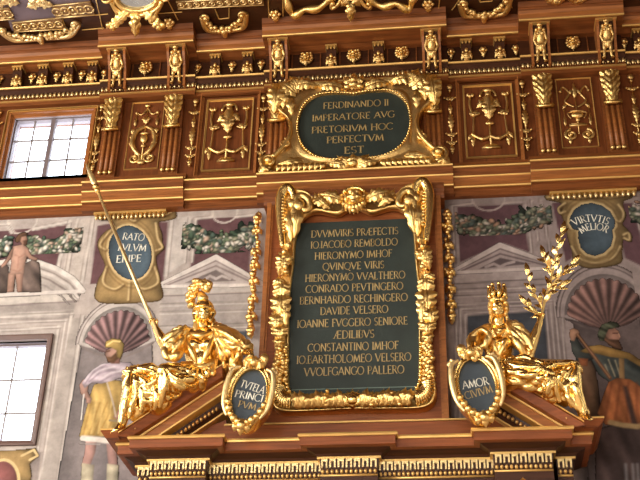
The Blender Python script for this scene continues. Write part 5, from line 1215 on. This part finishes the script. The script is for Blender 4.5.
HM = voxel(g, 'helmet', GOLDP, tl, .008, 1)
g = MB()
P = [S3(*p) for p in ((207, 292, -.74), (206.5, 287, -.75), (202.5, 284.5, -.74), (197, 287.5, -.72), (193, 293.5, -.68), (191.5, 300, -.64), (193, 307, -.60))]; c = curve(P, 5)
g.cap(S3(203, 299, -.70), S3(201, 294, -.68), .055, .035)
g.tube(c, [.030+.008*sin(i*.4) for i in range(len(c))], 9)
for i, p in enumerate(c):
    for j in range(2): g.ell(p+Vector((rng.randn()*.018, -.015+rng.randn()*.015, .014+rng.randn()*.014)), .026+.008*rng.rand(), None, 7, 5)
    if i % 3 == 0: g.leaf(p, p+(p-HD).normalized()*.07+Vector((.02, 0, 0)), .03, .02, 2)
g.build('plume', GOLD, HM, True)
g = MB()
for i in range(9): a = -2.3+i*.5; g.cap(HD+Vector((.08*sin(a), .05+.03*cos(a), -.04)), HD+Vector((.098*sin(a), .04+.05*cos(a), -.15-.02*(i % 2))), .026, .016, 7)
g.build('hair', GOLD, tl, True)

sp = thing('gilded_spear', 'long gilded spear held upright by the helmeted figure, crossing the left painted cartouche', 'spear', tuple(S3(170, 362, -.75)))
A_, B_ = S3(168.5, 360, -.74), S3(96, 187, -.735); g = MB(); g.tube([A_, A_.lerp(B_, .5), B_], [.019, .019, .014], 10); g.build('shaft', GILTW, sp, True)
g = MB(); D_ = (B_-A_).normalized(); g.tube([B_-D_*.03, B_, B_+D_*.03], [.028, .038, .022], 10); g.ell(B_-D_*.05, .03); g.build('collar', GOLD, sp, True)
g = MB(); g.tube([B_+D_*.02, B_+D_*.07, B_+D_*.2, B_+D_*.34], [.018, .034, .024, .003], 8, .5); g.build('spear_head', GILTW, sp, True)

# ---- right figure: mural crown, branch in raised hand
tr = thing('gilded_statue', 'gilded crowned female figure seated on the right pediment slope, holding up a leafy branch', 'statue', tuple(S3(520, 390, -.55)))
g = MB(); HD = S3(498.5, 309.5, -.72)
head(g, HD, .096, math.radians(-12), 0)
g.cap(S3(499, 328, -.62), S3(499, 316, -.68), .052, .046)
g.cap(S3(499, 366, -.55), S3(499, 350, -.58), .11, .135); g.cap(S3(489, 335, -.59), S3(508.5, 334, -.59), .108, .108); g.cap(S3(499, 330, -.6), S3(499, 320, -.66), .07, .058)
for a in (492.5, 505.5): g.ell(S3(a, 343, -.69), (.062, .06, .058))
g.ell(S3(499, 357, -.65), (.08, .05, .09)); g.cap(S3(492, 372, -.54), S3(514, 371, -.56), .125, .13)
# arm holding the branch
a0, a1, a2 = S3(513, 332, -.60), S3(530, 350, -.68), S3(540, 322, -.70)
g.cap(a0, a1, .07, .055); g.cap(a1, a1.lerp(a2, .4), .052, .05); g.cap(a1.lerp(a2, .4), a2, .05, .032); hand(g, a2, S3(542, 314, -.715)-a2, False, .08, 1.15)
# arm reaching to the shield
b0, b1, b2 = S3(486, 333, -.60), S3(472, 341, -.70), S3(474, 352, -.83)
g.cap(b0, b1, .07, .056); g.cap(b1, b2, .052, .034); hand(g, b2, S3(475, 358, -.88)-b2, True, .08, .8, (0, -.3, -1))
K1 = S3(572.5, 369, -.74); K2 = S3(547, 376, -.84); HP = S3(510, 372, -.60)
g.cap(HP, K1, .125, .085); g.cap(K1, S3(576.5, 392, -.73), .075, .06); g.cap(S3(576.5, 392, -.73), S3(584, 413, -.71), .06, .042); foot(g, S3(585, 415, -.71), S3(590, 419, -.80), .05)
g.cap(S3(506, 374, -.66), K2, .12, .088); g.cap(K2, S3(549, 392, -.8), .08, .06)
voxel(g, 'body', GOLDP, tr, .0095, 3)
g = MB()
g.cap(S3(513, 331, -.62), S3(524, 343, -.67), .095, .085); g.cap(S3(524, 341, -.66), S3(527, 355, -.66), .08, .055); g.ell(S3(516, 334, -.65), (.1, .09, .09))
folds(g, [[(506, 327, -.68), (516, 333, -.75), (527, 346, -.76)], [(509, 335, -.72), (518, 344, -.75), (526, 356, -.74)], [(512, 328, -.70), (524, 336, -.74), (532, 350, -.74)]], .022)
drape(voxel(g, 'branch_arm_sleeve', GOLD, tr, .0095, 3), [S3(507, 327, -.68)], 13, .028)
g = MB()  # rolled sleeve: an open ring around the forearm
R0 = S3(480.5, 338.5, -.74)
g.tube([R0+Vector((.078*cos(a*PI/8), -.03*cos(a*PI/8), .085*sin(a*PI/8))) for a in range(17)], .027, 10); g.cap(S3(489, 332, -.60), S3(483, 336, -.60), .085, .08); g.cap(S3(474, 338, -.70), S3(473, 350, -.76), .06, .05)
folds(g, [[(492, 326, -.68), (482, 328, -.74), (472, 336, -.76)], [(490, 331, -.7), (486, 340, -.78), (486, 350, -.76)], [(470, 334, -.74), (469, 344, -.78), (472, 352, -.80)]], .02)
voxel(g, 'rolled_sleeve', GOLD, tr, .0095, 2)
g = MB()  # bodice folds
folds(g, [[(488, 330, -.68), (494, 345, -.74), (499, 358, -.71)], [(510, 330, -.68), (504, 345, -.74), (499, 358, -.71)], [(487, 358, -.64), (499, 362, -.70), (512, 356, -.64)], [(490, 352, -.66), (499, 355, -.71), (509, 351, -.66)], [(492, 328, -.66), (499, 333, -.72), (507, 328, -.66)]], .018)
voxel(g, 'bodice', GOLD, tr, .009, 2)
g = MB()
g.cap(S3(506, 371, -.60), S3(550, 376, -.70), .135, .11); g.cap(S3(548, 374, -.70), S3(573.5, 369.5, -.73), .11, .075); g.cap(S3(504, 375, -.66), S3(548, 379, -.80), .135, .10); g.cap(S3(500, 378, -.60), S3(540, 386, -.62), .13, .12)
g.cap(S3(572.5, 371, -.73), S3(577, 400, -.71), .072, .05); g.cap(S3(560, 376, -.70), S3(563, 395, -.66), .10, .095); g.cap(S3(552, 376, -.74), S3(553, 394, -.68), .11, .10); g.cap(S3(574, 396, -.68), S3(584, 412, -.69), .06, .05); g.cap(S3(530, 374, -.6), S3(555, 392, -.55), .12, .12)
folds(g, [[(500, 362, -.70), (522, 362, -.78), (545, 368, -.86)], [(500, 368, -.74), (524, 370, -.82), (548, 373, -.88)], [(502, 375, -.74), (524, 379, -.80), (545, 383, -.82)], [(506, 382, -.70), (526, 387, -.74), (545, 391, -.76)], [(546, 368, -.86), (560, 364, -.84), (576, 362, -.80)], [(577, 364, -.82), (575.5, 386, -.82), (585, 415, -.76)], [(574, 366, -.82), (573, 386, -.80), (582, 414, -.75)],
          [(572, 368, -.82), (564, 384, -.80), (572, 408, -.74)], [(566, 368, -.82), (556, 382, -.84), (560, 402, -.76)], [(550, 374, -.90), (550, 386, -.88), (546, 396, -.80)], [(552, 376, -.88), (560, 386, -.82), (566, 388, -.80)], [(520, 364, -.76), (536, 376, -.82), (546, 388, -.82)], [(512, 360, -.72), (526, 358, -.72), (542, 364, -.78)], [(571, 374, -.82), (566, 392, -.80), (578, 410, -.75)]], .025, .03)
folds(g, [[(498, 360, -.66), (522, 361, -.72), (546, 368, -.78)], [(500, 365, -.76), (524, 366, -.86), (548, 372, -.93)], [(502, 371, -.80), (524, 374, -.88), (548, 379, -.92)], [(540, 368, -.74), (558, 366, -.76), (574, 365, -.77)], [(500, 378, -.78), (522, 384, -.80), (540, 392, -.74)], [(494, 360, -.68), (498, 374, -.74), (512, 386, -.70)]], .03)
drape(voxel(g, 'drapery', GOLDP, tr, .0095, 3), [S3(575, 363, -.78), S3(548, 368, -.86), S3(500, 364, -.7)], 13, .024)
g = MB(); cc = HD+Vector((0, .02, .06))
g.lathe(cc, [(.078, 0), (.084, .0), (.084, .03), (.078, .035), (.075, .09), (.066, .09), (.066, .0)], 18)
for i in range(8):
    a = i*PI/4+.2; p = cc+Vector((.074*cos(a), .074*sin(a), .075)); g.cap(p, p+Vector((0, 0, .085)), .022, .018, 8); g.ell(p+Vector((0, 0, .105)), .02, None, 7, 5)
g.build('crown', GOLDP, tr, True)
g = MB()
for i in range(130):
    th, ph = rng.rand()*2*PI, rng.rand()*1.9-.75; d = Vector((sin(th)*cos(ph), -cos(th)*cos(ph), sin(ph)))
    if d.y < -.45 and d.z < .62: continue
    g.ell(HD+Vector((d.x*.078, d.y*.09+.005, d.z*.092+.02)), .017+.008*rng.rand(), None, 7, 5)
for k in (-1, 1):
    g.tube(curve([HD+Vector((k*.068, .03, -.05)), HD+Vector((k*.078, .03, -.10)), HD+Vector((k*.065, .01, -.15)), HD+Vector((k*.09, -.02, -.21))]), [.018-.0004*i for i in range(25)], 8)
g.build('hair', GOLD, tr, True)

br = thing('gilded_branch', 'gilded leafy branch held up by the crowned figure, in front of the right painted wall', 'branch', tuple(S3(532, 356, -.72)))
stem = curve([S3(*p) for p in ((531, 358, -.72), (537, 338, -.72), (541, 318, -.72), (546, 296, -.72), (552, 275, -.73), (556, 255, -.74), (562, 232, -.75))], 8)
g = MB(); g.tube(stem, [.018-.011*i/len(stem) for i in range(len(stem))], 8)
def twig(pts, r=.008): c = curve([S3(*p) for p in pts], 6); g.tube(c, [r-.004*i/len(c) for i in range(len(c))], 6); return c
tw = [twig([(543, 308, -.72), (537, 298, -.74), (531, 288, -.75), (528, 274, -.75)]), twig([(549, 288, -.73), (558, 278, -.75), (565, 272, -.76), (572, 264, -.77)]), twig([(546, 297, -.72), (553, 290, -.70), (560, 286, -.70)]), twig([(552, 272, -.73), (546, 262, -.75), (544, 256, -.75)]), twig([(541, 315, -.73), (533, 312, -.75), (527, 305, -.76)])]
g.build('stem', GOLD, br, True)
g = MB(); kk = 0
for c, st_, L in [(stem[22:], 2, .12)]+[(c, 3, .10) for c in tw]:
    for i in range(0, len(c)-1, st_):
        p = Vector(c[i]); d = (Vector(c[min(i+1, len(c)-1)])-p).normalized(); kk += 1; sd = Vector((d.z, -.25, -d.x)).normalized()*(1 if kk % 2 else -1)
        q_ = p+d*L*(.75+.2*rng.rand())+sd*L*(.35+.3*rng.rand())+Vector((0, rng.randn()*.03, 0)); g.leaf(p, q_, .022, .012, .0, 0, (.3*rng.randn(), -1, .2), 8)
    p = Vector(c[-1]); d = (p-Vector(c[-2])).normalized(); g.leaf(p, p+d*.13, .024, .012, 0, 0, (0, -1, 0), 8)
g.build('leaves', GOLDP, br, True)

# ================================================================== shields
def shield(cx, cy, rx, rz, tilt, name_l, lines_, topk):
    Y = -.80; c = at(cx, cy, Y); CX, CZ = c.x, c.z
    t = thing('oval_shield', name_l, 'shield', (CX, Y, CZ-rz*1.55))
    def U(u, v, o=0.): return Vector((CX+u*cos(tilt)-v*sin(tilt), Y-o, CZ+u*sin(tilt)+v*cos(tilt)))
    fl = [tuple((U(rx*cos(a), rz*sin(a)))[j] for j in (0, 2)) for a in [2*PI*i/64 for i in range(64)]]
    ou = []
    for i in range(64):
        a = 2*PI*i/64; f = 1.30+.10*abs(cos(a))**3; ff = 1.22+.12*max(0, -sin(a))**2
        p = U(rx*f*cos(a), rz*ff*sin(a)); ou.append((p.x, p.z))
    MB().plate(fl, Y+.005, Y+.12).build('slate_field', SLATEB, t)
    MB().band(fl, ou, [(0, Y+.03), (.0, Y-.02), (.22, Y-.045), (.35, Y-.025), (.6, Y-.02), (.85, Y-.05), (1, Y-.03), (1, Y+.11)]).build('gilded_rim', GOLDP, t, True)
    g = MB()
    for k in (-1, 1):
        g.tube(curve([U(k*rx*.8, rz*1.0, .05), U(k*rx*1.25, rz*.82, .06), U(k*rx*1.42, rz*.2, .06), U(k*rx*1.34, -rz*.5, .06), U(k*rx*1.0, -rz*.95, .06)]), [.012+.014*sin(PI*i/32) for i in range(33)], 8)
        g.scroll(U(k*rx*1.30, rz*.92, .05), .035, 1.2, PI/2, k, .016); 
    g.build('side_scroll', GILTW, t, True)
    g = MB()
    for i in range(11):
        a = -PI/2+(i-5)*.24; p = U(rx*1.18*cos(a), rz*1.15*sin(a), .06); g.ell(p, .03+.006*(i % 2), None, 8, 6); g.leaf(p, U(rx*1.36*cos(a), rz*1.30*sin(a), .05), .03, .025, 2)
    for k in (-1, 0, 1): g.leaf(U(k*rx*.3, -rz*1.22, .06), U(k*rx*.42, -rz*(1.62-.12*abs(k)), .04), .035, .03, 2)
    g.ell(U(0, -rz*1.28, .07), .045); g.build('fruit_border', GOLD, t, True)
    g = MB()
    for k in (-1, 1):
        g.leaf(U(k*rx*.1, rz*1.05, .05), U(k*rx*.75, rz*1.2, .05), .045, .04, 3); g.scroll(U(k*rx*.4, rz*1.28, .05), .04, 1.3, -PI/2, k, .018)
    g.leaf(U(0, rz*1.02, .06), U(0, rz*1.5, .05), .05, .05, 3); g.ell(U(0, rz*1.15, .08), .04); g.ell(U(topk*rx*.5, rz*1.42, .04), (.045, .035, .05)); g.build('crest', GOLD, t, True)
    for s_, u0, v0, wdt, h, slope, M_ in lines_:
        p = U(u0, v0); textmb(s_, p.x, p.z, h, Y-.002, wdt, tilt+slope, .0).build('lettering', M_, t)
shield(249.4, 395.5, .148, .245, math.radians(-8), 'oval blue-grey shield lettered TVTELA PRINCIPVM, hanging below the helmeted figure', [('TVTELA', .015, .085, .225, .068, -.20, LETTERW), ('PRINCI', .0, -.005, .255, .068, -.10, LETTERW), ('PVM', .0, -.095, .16, .062, -.10, LETTER)], 1)
shield(477.2, 386.5, .15, .25, math.radians(8), 'oval blue-grey shield lettered AMOR CIVIVM, below the crowned figure', [('AMOR', -.01, .035, .225, .074, .03, LETTERW), ('CIVIVM', .0, -.055, .24, .068, .12, LETTER)], -1)

for o_ in COL.objects:
    if o_.parent is None and o_.name.split('.')[0] in ('tablet_surround', 'portal_entablature', 'pediment_slope', 'trophy_panel'): o_.location.y -= .006

# ================================================================== light
W = bpy.data.worlds.new('hall'); SC.world = W; W.use_nodes = True; nt = W.node_tree; N = nt.nodes; L = nt.links; N.clear()
o = N.new('ShaderNodeOutputWorld'); bg = N.new('ShaderNodeBackground'); L.new(bg.outputs[0], o.inputs[0])
tc = N.new('ShaderNodeTexCoord'); sx = N.new('ShaderNodeSeparateXYZ'); L.new(tc.outputs['Generated'], sx.inputs[0])
def math_(op, a, b=None, c=None):
    n = N.new('ShaderNodeMath'); n.operation = op
    for i, v in enumerate((a, b, c)):
        if v is None: continue
        if hasattr(v, 'links'): L.new(v, n.inputs[i])
        else: n.inputs[i].default_value = v
    return n.outputs[0]
X_, Y_, Z_ = sx.outputs
sky = math_('GREATER_THAN', Y_, .05)                       # daylight behind the windows of this wall
az = math_('ARCTAN2', X_, math_('MULTIPLY', Y_, -1.0))     # bearing inside the hall, 0 = straight behind the viewer
colm = math_('GREATER_THAN', math_('FRACT', math_('MULTIPLY', az, 3.1)), .55)
rows = math_('MULTIPLY', math_('GREATER_THAN', Z_, .02), math_('LESS_THAN', Z_, .62)); rows2 = math_('GREATER_THAN', math_('FRACT', math_('MULTIPLY', Z_, 4.2)), .35)
win = math_('MULTIPLY', math_('MULTIPLY', colm, rows), rows2)
left = math_('ADD', math_('MULTIPLY', X_, -1.3), 1.5)
wst = math_('MULTIPLY', math_('MULTIPLY', win, left), 5.0)
base = math_('ADD', .50, math_('MULTIPLY', X_, -.12))
mx = N.new('ShaderNodeMix'); mx.data_type = 'RGBA'; L.new(sky, mx.inputs[0])
ci = N.new('ShaderNodeCombineColor')
L.new(math_('ADD', math_('MULTIPLY', base, 1.0), wst), ci.inputs[0]); L.new(math_('ADD', math_('MULTIPLY', base, .80), math_('MULTIPLY', wst, .97)), ci.inputs[1]); L.new(math_('ADD', math_('MULTIPLY', base, .60), math_('MULTIPLY', wst, .92)), ci.inputs[2])
L.new(ci.outputs[0], mx.inputs[6]); mx.inputs[7].default_value = (7.5, 7.8, 8.2, 1); L.new(mx.outputs[2], bg.inputs[0])
def area(name, loc, tgt, sx_, sy_, pw, col):
    l = bpy.data.lights.new(name, 'AREA'); l.shape = 'RECTANGLE'; l.size = sx_; l.size_y = sy_; l.energy = pw; l.color = col
    ob = bpy.data.objects.new(name, l); COL.objects.link(ob); ob.location = loc; ob.rotation_euler = (Vector(tgt)-Vector(loc)).to_track_quat('-Z', 'Y').to_euler()
area('window_light_left', (-9, -6, 6.5), (-1.5, 0, 7.5), 3, 5, 800, (1, .97, .92))
area('window_light_front', (-3, -13, 4.5), (-.5, 0, 7.8), 6, 4, 620, (1, .95, .88))
SC.view_settings.view_transform = 'Standard'; SC.view_settings.look = 'None'; SC.view_settings.exposure = 0.0
